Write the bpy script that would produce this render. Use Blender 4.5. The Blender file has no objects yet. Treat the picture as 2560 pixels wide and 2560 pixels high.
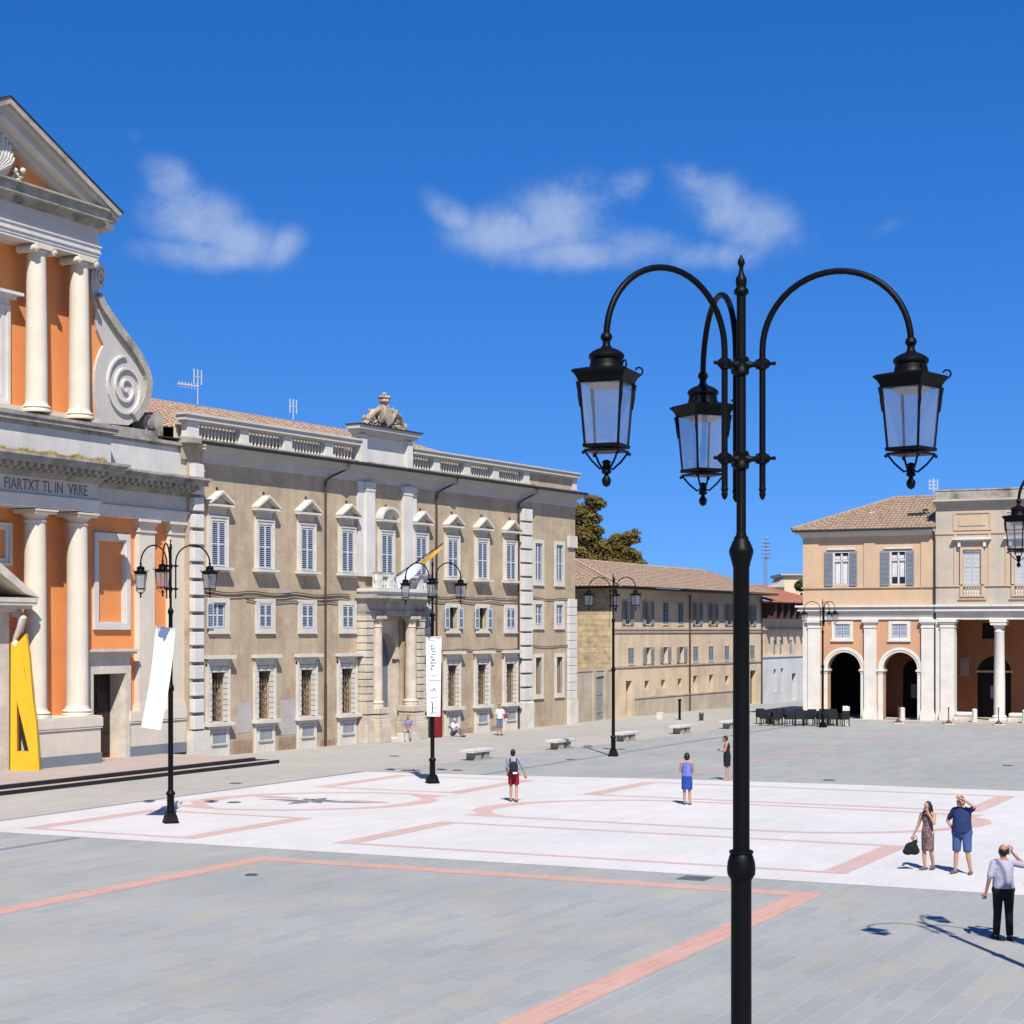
import bpy, bmesh, math, random
from mathutils import Vector, Matrix, noise
R = math.radians
PI = math.pi
random.seed(7)
scene = bpy.context.scene
COL = scene.collection

# ---------------------------------------------------------------- camera, sky, sun, exposure
CAM_H = 5.6
cam = bpy.data.cameras.new('camera')
cam.sensor_width = 36.0
cam.lens = 36.0 * 4505.0 / 2560.0
cam.shift_y = (1577.0 - 1280.0) / 2560.0
cam.clip_start = 0.1
cam.clip_end = 6000
camo = bpy.data.objects.new('camera', cam)
COL.objects.link(camo)
camo.location = (0, 0, CAM_H)
camo.rotation_euler = (R(90), 0, 0)
scene.camera = camo
scene.render.resolution_x = scene.render.resolution_y = 1024

SUN_EL, SUN_PHI = R(49.5), R(-9.0)      # light travels along +Y, a little to -X
sun = bpy.data.lights.new('sun', 'SUN')
sun.energy = 5.0
sun.angle = R(0.5)
sun.color = (1.0, 0.965, 0.91)
suno = bpy.data.objects.new('sun', sun)
COL.objects.link(suno)
sdir = Vector((math.sin(SUN_PHI) * math.cos(SUN_EL), math.cos(SUN_PHI) * math.cos(SUN_EL), -math.sin(SUN_EL)))
suno.rotation_euler = sdir.to_track_quat('-Z', 'Y').to_euler()
suno.location = (20, -40, 60)

scene.view_settings.view_transform = 'Standard'
scene.view_settings.look = 'None'
scene.view_settings.gamma = 1
scene.view_settings.exposure = 0.56
scene.view_settings.use_curve_mapping = False

world = bpy.data.worlds.new('World')
scene.world = world
world.use_nodes = True
wn, wl = world.node_tree.nodes, world.node_tree.links
wn.clear()
def WN(t, **kw):
    n = wn.new(t)
    for k, v in kw.items():
        setattr(n, k, v)
    return n
sky = WN('ShaderNodeTexSky', sky_type='NISHITA', sun_disc=False)
sky.sun_elevation = SUN_EL
sky.sun_rotation = PI + SUN_PHI * -1      # sun stands behind the camera
sky.air_density = 1.0
sky.dust_density = 0.15
sky.ozone_density = 4.0
hs = WN('ShaderNodeHueSaturation')
hs.inputs['Hue'].default_value = 0.514
hs.inputs['Saturation'].default_value = 1.365
hs.inputs['Value'].default_value = 1.0
tcs = WN('ShaderNodeTexCoord')
mps = WN('ShaderNodeMapping')
mps.inputs['Location'].default_value = (0, 0, .17)      # keep clear of the pale layer at the very horizon
mps.inputs['Scale'].default_value = (1, 1, .9)
wl.new(tcs.outputs['Generated'], mps.inputs[0])
wl.new(mps.outputs[0], sky.inputs['Vector'])
wl.new(sky.outputs[0], hs.inputs['Color'])
# thin cumulus patches, placed by compass direction and height angle
tc = WN('ShaderNodeTexCoord')
sep = WN('ShaderNodeSeparateXYZ')
wl.new(tc.outputs['Generated'], sep.inputs[0])
def wmath(op, a, b=None, c=None):
    n = WN('ShaderNodeMath', operation=op)
    for i, v in enumerate((a, b, c)):
        if v is None: continue
        if isinstance(v, (int, float)): n.inputs[i].default_value = v
        else: wl.new(v, n.inputs[i])
    return n.outputs[0]
azi = wmath('ARCTAN2', sep.outputs[0], sep.outputs[1])
ele = wmath('ARCSINE', sep.outputs[2])
nz = WN('ShaderNodeTexNoise')
nz.inputs['Scale'].default_value = 15.0
nz.inputs['Detail'].default_value = 10.0
nz.inputs['Roughness'].default_value = 0.64
nz.inputs['Distortion'].default_value = 0.35
wl.new(tc.outputs['Generated'], nz.inputs['Vector'])
nz2 = WN('ShaderNodeTexNoise')
nz2.inputs['Scale'].default_value = 42.0
nz2.inputs['Detail'].default_value = 5.0
wl.new(tc.outputs['Generated'], nz2.inputs['Vector'])
total = None
# azimuth, elevation, half-size across, half-size up, tilt, weight
for (a0, e0, wa, we, tilt, wt) in ((-.186, .238, .017, .015, -.3, .95), (-.176, .223, .028, .017, -.2, .95), (-.150, .211, .030, .012, -.15, .9), (-.168, .203, .040, .009, 0, .75), (-.127, .208, .013, .011, .3, .85),
                                   (-.033, .227, .017, .009, -.4, .85), (0.0, .218, .034, .014, 0, .92), (.028, .226, .032, .020, .2, .98), (.058, .239, .017, .010, .3, .85), (.035, .206, .050, .009, 0, .8), (.075, .211, .030, .010, -.1, .7),
                                   (.103, .241, .016, .010, -.4, .9), (.116, .230, .024, .017, -.4, .95), (.138, .218, .028, .017, -.15, .9), (.118, .204, .040, .009, 0, .7),
                                   (.205, .216, .014, .006, .4, .4), (-.206, .262, .008, .006, 0, .3)):
    da = wmath('SUBTRACT', azi, a0)
    de = wmath('SUBTRACT', ele, e0)
    de = wmath('SUBTRACT', de, wmath('MULTIPLY', da, tilt))
    q = wmath('ADD', wmath('POWER', wmath('ABSOLUTE', wmath('DIVIDE', da, wa)), 2.0), wmath('POWER', wmath('ABSOLUTE', wmath('DIVIDE', de, we)), 2.0))
    g = wmath('MULTIPLY', wmath('POWER', 2.718, wmath('MULTIPLY', q, -0.75)), wt)
    total = g if total is None else wmath('MAXIMUM', total, g)
nn = wmath('ADD', wmath('MULTIPLY', wmath('SUBTRACT', nz.outputs[0], 0.5), 2.3), wmath('MULTIPLY', wmath('SUBTRACT', nz2.outputs[0], 0.5), 0.95))
dens = wmath('ADD', wmath('SUBTRACT', total, 0.27), wmath('MULTIPLY', nn, wmath('ADD', total, 0.12)))
mr = WN('ShaderNodeMapRange')
mr.interpolation_type = 'SMOOTHSTEP'
mr.inputs['From Min'].default_value = -0.08
mr.inputs['From Max'].default_value = 0.92
mr.inputs['To Min'].default_value = 0.0
mr.inputs['To Max'].default_value = 0.72
wl.new(dens, mr.inputs['Value'])
mixc = WN('ShaderNodeMixRGB')
wl.new(mr.outputs[0], mixc.inputs[0])
wl.new(hs.outputs[0], mixc.inputs[1])
mixc.inputs[2].default_value = (2.75, 3.45, 4.9, 1)
bg = WN('ShaderNodeBackground')
bg.inputs['Strength'].default_value = 0.108
wl.new(mixc.outputs[0], bg.inputs['Color'])
wo = WN('ShaderNodeOutputWorld')
wl.new(bg.outputs[0], wo.inputs['Surface'])

# ---------------------------------------------------------------- helpers
def tag(o, label=None, cat=None, group=None, kind=None):
    if label: o['label'] = label
    if cat: o['category'] = cat
    if group: o['group'] = group
    if kind: o['kind'] = kind
    return o
def thing(name, label, cat, loc=(0, 0, 0), rz=0.0, group=None):
    o = bpy.data.objects.new(name, None)
    o.empty_display_size = 0.3
    COL.objects.link(o)
    o.location = loc
    o.rotation_euler = (0, 0, rz)
    return tag(o, label, cat, group)
def copy_tree(o, parent=None):
    c = o.copy()
    COL.objects.link(c)
    c.parent = parent
    for ch in [x for x in o.children]:
        copy_tree(ch, c)
    return c

class MB:
    def __init__(s):
        s.v, s.f, s.fm, s.cur = [], [], [], 0
    def use(s, i):
        s.cur = i
        return s
    def add(s, vs, fs):
        b = len(s.v)
        s.v += [tuple(p) for p in vs]
        s.f += [tuple(b + i for i in f) for f in fs]
        s.fm += [s.cur] * len(fs)
        return s
    def poly(s, pts):
        return s.add(pts, [tuple(range(len(pts)))])
    def box(s, x0, x1, y0, y1, z0, z1):
        return s.add([(x0, y0, z0), (x1, y0, z0), (x1, y1, z0), (x0, y1, z0), (x0, y0, z1), (x1, y0, z1), (x1, y1, z1), (x0, y1, z1)],
                     [(0, 3, 2, 1), (4, 5, 6, 7), (0, 1, 5, 4), (1, 2, 6, 5), (2, 3, 7, 6), (3, 0, 4, 7)])
    def taper(s, x0, x1, y0, y1, z0, z1, e):     # box that grows by e at its top
        return s.add([(x0, y0, z0), (x1, y0, z0), (x1, y1, z0), (x0, y1, z0), (x0 - e, y0 - e, z1), (x1 + e, y0 - e, z1), (x1 + e, y1 + e, z1), (x0 - e, y1 + e, z1)],
                     [(0, 3, 2, 1), (4, 5, 6, 7), (0, 1, 5, 4), (1, 2, 6, 5), (2, 3, 7, 6), (3, 0, 4, 7)])
    def prism(s, pts, a0, a1, plane='xz'):
        n = len(pts)
        def P(p, a):
            if plane == 'xz': return (p[0], a, p[1])
            if plane == 'yz': return (a, p[0], p[1])
            return (p[0], p[1], a)
        vs = [P(p, a0) for p in pts] + [P(p, a1) for p in pts]
        fs = [tuple(range(n)), tuple(range(2 * n - 1, n - 1, -1))]
        fs += [(i, (i + 1) % n, n + (i + 1) % n, n + i) for i in range(n)]
        return s.add(vs, fs)
    def band(s, outer, inner, a0, a1, plane='xz', closed=True):   # extruded ring between two outlines of equal length
        n = len(outer)
        for i in range(n if closed else n - 1):
            j = (i + 1) % n
            s.prism([outer[i], outer[j], inner[j], inner[i]], a0, a1, plane)
        return s
    def lathe(s, prof, cx=0, cy=0, n=20, z0=0, x=None):
        b = len(s.v)
        for (r, z) in prof:
            for i in range(n):
                a = 2 * PI * i / n
                s.v.append((cx + r * math.cos(a), cy + r * math.sin(a), z0 + z))
        for k in range(len(prof) - 1):
            for i in range(n):
                j = (i + 1) % n
                s.f.append((b + k * n + i, b + k * n + j, b + (k + 1) * n + j, b + (k + 1) * n + i))
        s.f.append(tuple(b + i for i in range(n - 1, -1, -1)))
        m = b + (len(prof) - 1) * n
        s.f.append(tuple(m + i for i in range(n)))
        return s
    def sq(s, prof, cx=0, cy=0, rot=0.0, z0=0):      # square "lathe": half-side, z
        b = len(s.v)
        for (h, z) in prof:
            for i in range(4):
                a = rot + PI / 4 + i * PI / 2
                r = h * math.sqrt(2)
                s.v.append((cx + r * math.cos(a), cy + r * math.sin(a), z0 + z))
        for k in range(len(prof) - 1):
            for i in range(4):
                j = (i + 1) % 4
                s.f.append((b + k * 4 + i, b + k * 4 + j, b + (k + 1) * 4 + j, b + (k + 1) * 4 + i))
        s.f.append((b + 3, b + 2, b + 1, b))
        m = b + (len(prof) - 1) * 4
        s.f.append((m, m + 1, m + 2, m + 3))
        return s
    def tube(s, path, r, n=8):
        path = [Vector(p) for p in path]
        b = len(s.v)
        m = len(path)
        up = None
        for k, p in enumerate(path):
            t = (path[min(k + 1, m - 1)] - path[max(k - 1, 0)]).normalized()
            if up is None:
                up = Vector((0, 0, 1)) if abs(t.z) < 0.9 else Vector((1, 0, 0))
            u = (up - t * up.dot(t)).normalized()
            w = t.cross(u)
            up = u
            rr = r[k] if isinstance(r, (list, tuple)) else r
            for i in range(n):
                a = 2 * PI * i / n
                s.v.append(tuple(p + (u * math.cos(a) + w * math.sin(a)) * rr))
        for k in range(m - 1):
            for i in range(n):
                j = (i + 1) % n
                s.f.append((b + k * n + i, b + k * n + j, b + (k + 1) * n + j, b + (k + 1) * n + i))
        s.f.append(tuple(b + i for i in range(n - 1, -1, -1)))
        s.f.append(tuple(b + (m - 1) * n + i for i in range(n)))
        return s
    def cone(s, p0, p1, r0, r1, n=12, round_ends=True):
        p0, p1 = Vector(p0), Vector(p1)
        d = (p1 - p0)
        if d.length < 1e-6: return s.ball(p0, (r0, r0, r0), n)
        t = d.normalized()
        if round_ends:
            pth, rad = [], []
            for a in (80, 50, 22):
                pth.append(p0 - t * r0 * math.sin(R(a))); rad.append(r0 * math.cos(R(a)))
            pth += [p0, p1]; rad += [r0, r1]
            for a in (22, 50, 80):
                pth.append(p1 + t * r1 * math.sin(R(a))); rad.append(r1 * math.cos(R(a)))
            return s.tube(pth, rad, n)
        return s.tube([p0, p1], [r0, r1], n)
    def ball(s, c, rad, n=14, rot=None):
        c = Vector(c)
        if isinstance(rad, (int, float)): rad = (rad,) * 3
        b = len(s.v)
        m = max(6, n // 2)
        for k in range(m + 1):
            th = PI * (k + .02) / (m + .04)
            for i in range(n):
                a = 2 * PI * i / n
                p = Vector((rad[0] * math.sin(th) * math.cos(a), rad[1] * math.sin(th) * math.sin(a), rad[2] * math.cos(th)))
                if rot: p = rot @ p
                s.v.append(tuple(c + p))
        for k in range(m):
            for i in range(n):
                j = (i + 1) % n
                s.f.append((b + k * n + i, b + (k + 1) * n + i, b + (k + 1) * n + j, b + k * n + j))
        s.f.append(tuple(b + i for i in range(n)))
        s.f.append(tuple(b + m * n + i for i in range(n - 1, -1, -1)))
        return s
    def levels(s, x0, x1, y, back, lv, ends=(1, 1)):   # stepped moulding: (z0, z1, projection)
        for (z0, z1, p) in lv:
            s.box(x0 - p * ends[0], x1 + p * ends[1], y - p, back, z0, z1)
        return s
    def wall(s, x0, x1, z0, z1, holes, y=0.0):
        """vertical sheet facing -y with openings (xa, xb, za, zb, depth[, arch spring height])"""
        xs = sorted(set([x0, x1] + [h[0] for h in holes] + [h[1] for h in holes]))
        zs = sorted(set([z0, z1] + [h[2] for h in holes] + [h[3] for h in holes]))
        xs = [x for x in xs if x0 - 1e-6 <= x <= x1 + 1e-6]
        zs = [z for z in zs if z0 - 1e-6 <= z <= z1 + 1e-6]
        for i in range(len(xs) - 1):
            for k in range(len(zs) - 1):
                cx, cz = (xs[i] + xs[i + 1]) / 2, (zs[k] + zs[k + 1]) / 2
                if any(h[0] < cx < h[1] and h[2] < cz < h[3] for h in holes): continue
                s.poly([(xs[i], y, zs[k]), (xs[i + 1], y, zs[k]), (xs[i + 1], y, zs[k + 1]), (xs[i], y, zs[k + 1])])
        for h in holes:
            xa, xb, za, zb, d = h[:5]
            yb = y + d
            if len(h) > 5:
                sp = h[5]
                cx, r, hh = (xa + xb) / 2, (xb - xa) / 2, zb - sp
                arc = [(cx - r * math.cos(PI * i / 20), sp + hh * math.sin(PI * i / 20)) for i in range(21)]
                for i in range(10):
                    s.poly([(xa, y, zb), (arc[i][0], y, arc[i][1]), (arc[i + 1][0], y, arc[i + 1][1])])
                    s.poly([(xb, y, zb), (arc[i + 10][0], y, arc[i + 10][1]), (arc[i + 11][0], y, arc[i + 11][1])])
                for i in range(20):
                    p, q = arc[i], arc[i + 1]
                    s.poly([(p[0], y, p[1]), (q[0], y, q[1]), (q[0], yb, q[1]), (p[0], yb, p[1])])
                s.poly([(xa, y, za), (xa, y, sp), (xa, yb, sp), (xa, yb, za)])
                s.poly([(xb, y, za), (xb, y, sp), (xb, yb, sp), (xb, yb, za)])
                s.poly([(xa, y, za), (xb, y, za), (xb, yb, za), (xa, yb, za)])
            else:
                s.poly([(xa, y, za), (xa, y, zb), (xa, yb, zb), (xa, yb, za)])
                s.poly([(xb, y, za), (xb, y, zb), (xb, yb, zb), (xb, yb, za)])
                s.poly([(xa, y, zb), (xb, y, zb), (xb, yb, zb), (xa, yb, zb)])
                s.poly([(xa, y, za), (xb, y, za), (xb, yb, za), (xa, yb, za)])
        return s
    def tiles(s, E0, E1, R0, R1, pitch=0.26, amp=0.07, row=0.42):
        """pan-tile roof plane: eave E0-E1, ridge R0-R1"""
        E0, E1, R0, R1 = map(Vector, (E0, E1, R0, R1))
        a = (E1 - E0).normalized()
        L = (E1 - E0).length
        w = R0 - E0
        bdir = (w - a * w.dot(a))
        B = bdir.length
        bdir.normalize()
        nrm = a.cross(bdir)
        if nrm.z < 0: nrm = -nrm
        aR0, aR1 = w.dot(a), (R1 - E0).dot(a)
        def top(x):
            t = B
            if aR0 > 1e-4 and x < aR0: t = min(t, B * x / aR0)
            if aR1 < L - 1e-4 and x > aR1: t = min(t, B * (L - x) / (L - aR1))
            return max(t, 0.02)
        N = max(2, int(L / pitch))
        p = L / N
        for i in range(N):
            xc = (i + .5) * p
            tp = min(top(i * p + .02), top((i + 1) * p - .02), top(xc)) + (0.0 if aR0 < 1e-4 and aR1 > L - 1e-4 else p * .5)
            tp = min(tp, B)
            nr = max(1, int(tp / row))
            for k in range(nr):
                b0, b1 = tp * k / nr, tp * (k + 1) / nr + .04
                jx = random.uniform(-.012, .012)
                lift0, lift1 = .045, .0
                prof = [(-.5, 0), (-.32, .75), (0, 1.0), (.32, .75), (.5, 0)]
                vs = []
                for (bb, lf) in ((b0 - .03, lift0), (b1, lift1)):
                    for (u, h) in prof:
                        vs.append(tuple(E0 + a * (xc + jx + u * p) + bdir * bb + nrm * (h * amp + lf)))
                s.add(vs, [(j, j + 1, j + 6, j + 5) for j in range(4)] + [(4, 3, 2, 1, 0)])
        s.poly([tuple(q) for q in (E0, E1, R1, R0)]) if (R1 - R0).length > 1e-3 else s.poly([tuple(q) for q in (E0, E1, R0)])
        return s
    def build(s, name, m, parent=None, smooth=False, loc=None, rz=None, bevel=0.0, fix=True):
        me = bpy.data.meshes.new(name)
        me.from_pydata(s.v, [], s.f)
        if isinstance(m, (list, tuple)):
            for k, i in enumerate(s.fm): me.polygons[k].material_index = i
        if fix:
            bm = bmesh.new()
            bm.from_mesh(me)
            bmesh.ops.remove_doubles(bm, verts=bm.verts, dist=1e-5)
            bmesh.ops.recalc_face_normals(bm, faces=bm.faces)
            bm.to_mesh(me)
            bm.free()
        if smooth:
            for p in me.polygons: p.use_smooth = True
        me.update()
        for q in (m if isinstance(m, (list, tuple)) else (m,)): me.materials.append(q)
        o = bpy.data.objects.new(name, me)
        COL.objects.link(o)
        if parent: o.parent = parent
        if loc: o.location = loc
        if rz is not None: o.rotation_euler = (0, 0, rz)
        if smooth and smooth != 'all':
            try: me.set_sharp_from_angle(angle=R(smooth if smooth is not True else 40))
            except Exception: pass
        if bevel:
            b = o.modifiers.new('edge', 'BEVEL')
            b.width = bevel; b.segments = 2; b.limit_method = 'ANGLE'; b.angle_limit = R(35)
        return o

# ---------------------------------------------------------------- materials
MATS = {}
ALB = 0.74        # one exposure-matched scale for all base colours
def mat(name, c, rough=.85, var=.12, vs=1.5, c2=None, bump=.0, bs=25, metal=0, streak=0.0, fine=.06, spec=.3, blot=None, blot_amt=0, blot_s=.5, joints=None):
    if name in MATS: return MATS[name]
    c = tuple(x * ALB for x in c)
    c2 = tuple(x * ALB for x in c2) if c2 else None
    blot = tuple(x * ALB for x in blot) if blot else None
    m = bpy.data.materials.new(name)
    m.use_nodes = True
    nt = m.node_tree
    N, Lk = nt.nodes, nt.links
    bs_ = N['Principled BSDF']
    bs_.inputs['Roughness'].default_value = rough
    bs_.inputs['Metallic'].default_value = metal
    bs_.inputs['Specular IOR Level'].default_value = spec
    tcn = N.new('ShaderNodeTexCoord')
    def nnode(scale, det=5, vec=None, rgh=.6):
        n = N.new('ShaderNodeTexNoise')
        n.inputs['Scale'].default_value = scale
        n.inputs['Detail'].default_value = det
        n.inputs['Roughness'].default_value = rgh
        Lk.new(vec or tcn.outputs['Object'], n.inputs['Vector'])
        return n.outputs[0]
    def ramp(src, lo, hi, a, b):
        r = N.new('ShaderNodeMapRange')
        r.inputs['From Min'].default_value = lo; r.inputs['From Max'].default_value = hi
        r.inputs['To Min'].default_value = a; r.inputs['To Max'].default_value = b
        Lk.new(src, r.inputs['Value'])
        return r.outputs[0]
    def mix(f, a, b, bt='MIX'):
        n = N.new('ShaderNodeMixRGB')
        n.blend_type = bt
        for i, v in enumerate((f, a, b)):
            if isinstance(v, (int, float)): n.inputs[i].default_value = v
            elif isinstance(v, tuple): n.inputs[i].default_value = (*v[:3], 1)
            else: Lk.new(v, n.inputs[i])
        return n.outputs[0]
    c2 = c2 or tuple(x * (1 - var * 1.6) for x in c)
    col = mix(ramp(nnode(vs, 6), .32, .68, 0, 1), tuple(min(1, x * (1 + var * .6)) for x in c), c2)
    if fine: col = mix(1.0, col, mix(ramp(nnode(22, 3), .3, .7, 0, 1), (1 - fine,) * 3, (1 + fine,) * 3), 'MULTIPLY')
    if streak:
        mp = N.new('ShaderNodeMapping')
        mp.inputs['Scale'].default_value = (3.2, 3.2, .28)
        Lk.new(tcn.outputs['Object'], mp.inputs[0])
        col = mix(ramp(nnode(1.0, 5, mp.outputs[0], .65), .46, .78, 0, streak), col, tuple(x * .45 for x in c))
    if blot:
        col = mix(ramp(nnode(blot_s, 7, None, .7), .5, .66, 0, blot_amt), col, blot)
    if joints:      # stone courses: (course height, block length, depth of tone)
        bk = N.new('ShaderNodeTexBrick')
        mp = N.new('ShaderNodeMapping')
        mp.inputs['Rotation'].default_value = joints[3] if len(joints) > 3 else (R(-90), 0, 0)
        Lk.new(tcn.outputs['Object'], mp.inputs[0])
        Lk.new(mp.outputs[0], bk.inputs['Vector'])
        bk.inputs['Scale'].default_value = 1
        bk.inputs['Brick Width'].default_value = joints[1]
        bk.inputs['Row Height'].default_value = joints[0]
        bk.inputs['Mortar Size'].default_value = joints[4] if len(joints) > 4 else .012
        bk.inputs['Color1'].default_value = (1, 1, 1, 1)
        bk.inputs['Color2'].default_value = (1 - joints[2], 1 - joints[2] * .9, 1 - joints[2] * .8, 1)
        mo = joints[5] if len(joints) > 5 else .62
        bk.inputs['Mortar'].default_value = (mo, mo, mo, 1)
        col = mix(1.0, col, bk.outputs[0], 'MULTIPLY')
    Lk.new(col, bs_.inputs['Base Color'])
    if bump:
        bp = N.new('ShaderNodeBump')
        bp.inputs['Strength'].default_value = bump
        bp.inputs['Distance'].default_value = .02
        Lk.new(nnode(bs, 4), bp.inputs['Height'])
        Lk.new(bp.outputs[0], bs_.inputs['Normal'])
    MATS[name] = m
    return m

m_plaster = mat('weathered tan plaster', (.60, .465, .30), var=.12, vs=.7, c2=(.47, .375, .255), bump=.35, bs=9, streak=.46, fine=.22, blot=(.40, .26, .165), blot_amt=.75, blot_s=.6, joints=(.065, .3, .10, (R(-90), 0, 0), .010, .9))
m_stone = mat('pale limestone trim', (.74, .68, .575), var=.10, vs=1.4, bump=.2, bs=14, streak=.22, fine=.10)
m_stone_warm = mat('warm limestone', (.74, .65, .52), var=.14, vs=1.4, bump=.3, bs=10, streak=.25, fine=.1)
m_white = mat('white lime wash', (.74, .70, .625), var=.08, vs=.9, streak=.2, fine=.08)
m_joint = mat('grey recessed joint', (.30, .29, .28), var=.1)
m_orange = mat('orange church render', (.91, .335, .105), var=.06, vs=.5, c2=(.82, .29, .095), streak=.12, fine=.05, bump=.06, bs=18)
m_cream = mat('cream church stone', (.77, .68, .54), var=.06, vs=.8, streak=.12, fine=.03)
m_grey = mat('grey painted stone', (.62, .575, .50), var=.06, vs=.8, streak=.12, fine=.04)
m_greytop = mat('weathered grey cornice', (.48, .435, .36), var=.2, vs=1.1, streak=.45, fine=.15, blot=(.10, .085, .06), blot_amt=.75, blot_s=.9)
m_plinthgrey = mat('grey plinth paint', (.22, .24, .27), var=.05)
m_black = mat('black iron paint', (.0036, .0038, .004), rough=.48, var=.2, fine=.1, spec=.13, bump=.04, bs=60)
m_darkwood = mat('dark door wood', (.035, .022, .016), rough=.6, var=.3)
m_glass = mat('dark window glass', (.012, .013, .015), rough=.12, var=.2, spec=.6)
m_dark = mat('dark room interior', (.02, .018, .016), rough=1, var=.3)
m_shut = mat('blue grey shutter paint', (.25, .285, .34), rough=.6, var=.12, vs=1.0, fine=.05)
m_shutf = mat('pale shutter stiles', (.60, .645, .70), rough=.6, var=.06)
m_shut2 = mat('faded grey green shutter paint', (.27, .31, .31), rough=.7, var=.14, vs=1.0)
m_shutl = mat('pale grey shutter paint', (.50, .54, .60), rough=.6, var=.06)
m_tile = mat('terracotta roof tiles', (.50, .345, .225), var=.5, vs=4.5, c2=(.28, .16, .11), fine=.35, streak=.0, blot=(.50, .42, .32), blot_amt=.5, blot_s=2.5)
m_tile2 = mat('browned roof tiles', (.36, .25, .16), var=.45, vs=5.0, c2=(.24, .16, .11), fine=.35, blot=(.45, .40, .33), blot_amt=.5, blot_s=2.2)
m_tiler = mat('red roof tiles', (.46, .19, .11), var=.25, vs=4.5, c2=(.34, .14, .09), fine=.25)
m_house = mat('pink beige house render', (.69, .46, .275), var=.07, vs=.7, c2=(.60, .43, .28), streak=.14, bump=.1, bs=16, blot=(.45, .36, .27), blot_amt=.25, blot_s=.6)
m_housep = mat('peach arcade render', (.66, .36, .20), var=.07, vs=.6, streak=.16, blot=(.55, .40, .27), blot_amt=.4, blot_s=.8)
m_houseg = mat('grey beige house render', (.57, .475, .355), var=.09, vs=.7, c2=(.51, .44, .345), streak=.2, bump=.1, bs=16, blot=(.42, .39, .34), blot_amt=.4, blot_s=.7)
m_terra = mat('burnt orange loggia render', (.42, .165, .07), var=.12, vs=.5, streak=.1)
m_travert = mat('cream travertine', (.80, .74, .64), var=.07, vs=1.4, bump=.12, bs=16, streak=.08)
m_mid = mat('tan render of long house', (.80, .61, .40), var=.10, vs=.6, c2=(.68, .53, .36), streak=.32, fine=.12, bump=.2, bs=10, blot=(.33, .25, .17), blot_amt=.4, blot_s=.45)
m_midlow = mat('grey stained base render', (.58, .48, .35), var=.14, vs=.7, streak=.4, fine=.12, bump=.2, bs=10)
m_rubble = mat('rubble stone wall', (.70, .52, .31), var=.30, vs=2.2, c2=(.46, .34, .20), bump=.9, bs=7, fine=.25, joints=(.16, .35, .25, (R(-90), 0, R(90)), .02, .6))
m_metal = mat('grey galvanised metal', (.42, .44, .46), rough=.5, metal=.4, var=.1)
m_pipe = mat('brown downpipe', (.085, .05, .042), rough=.6, var=.15)
m_gutter = mat('dark gutter metal', (.035, .032, .03), rough=.6, var=.15)
m_step = mat('pinkish step paving', (.47, .38, .33), var=.06, vs=1.2, fine=.06)
m_blackstep = mat('black step riser', (.02, .02, .02), rough=.7, var=.2)
m_yellow = mat('yellow painted board', (.86, .47, .018), rough=.55, var=.05, fine=.02)
m_cloth = mat('white banner cloth', (.86, .87, .88), rough=.9, var=.02)
m_red = mat('deep red panel', (.32, .012, .018), rough=.6, var=.15)
m_bench = mat('pale bench stone', (.66, .63, .56), var=.1, vs=2, bump=.15, bs=20)
m_benchd = mat('grey bench block', (.40, .37, .31), var=.12, vs=2, bump=.2, bs=20)

# frames: world placement of the long straight lines of the square
def frame_angle(dx, dy): return math.atan2(dy, dx)
# ---------------------------------------------------------------- the paving of the square
TH = math.atan(.49)
AX, AY = math.sin(TH), math.cos(TH)          # long axis of the square
def pq(p, q): return (p * AX + q * AY, p * AY - q * AX)
RZ_SQ = math.atan2(AY, AX)                  # local x = p, local y = -q

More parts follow.
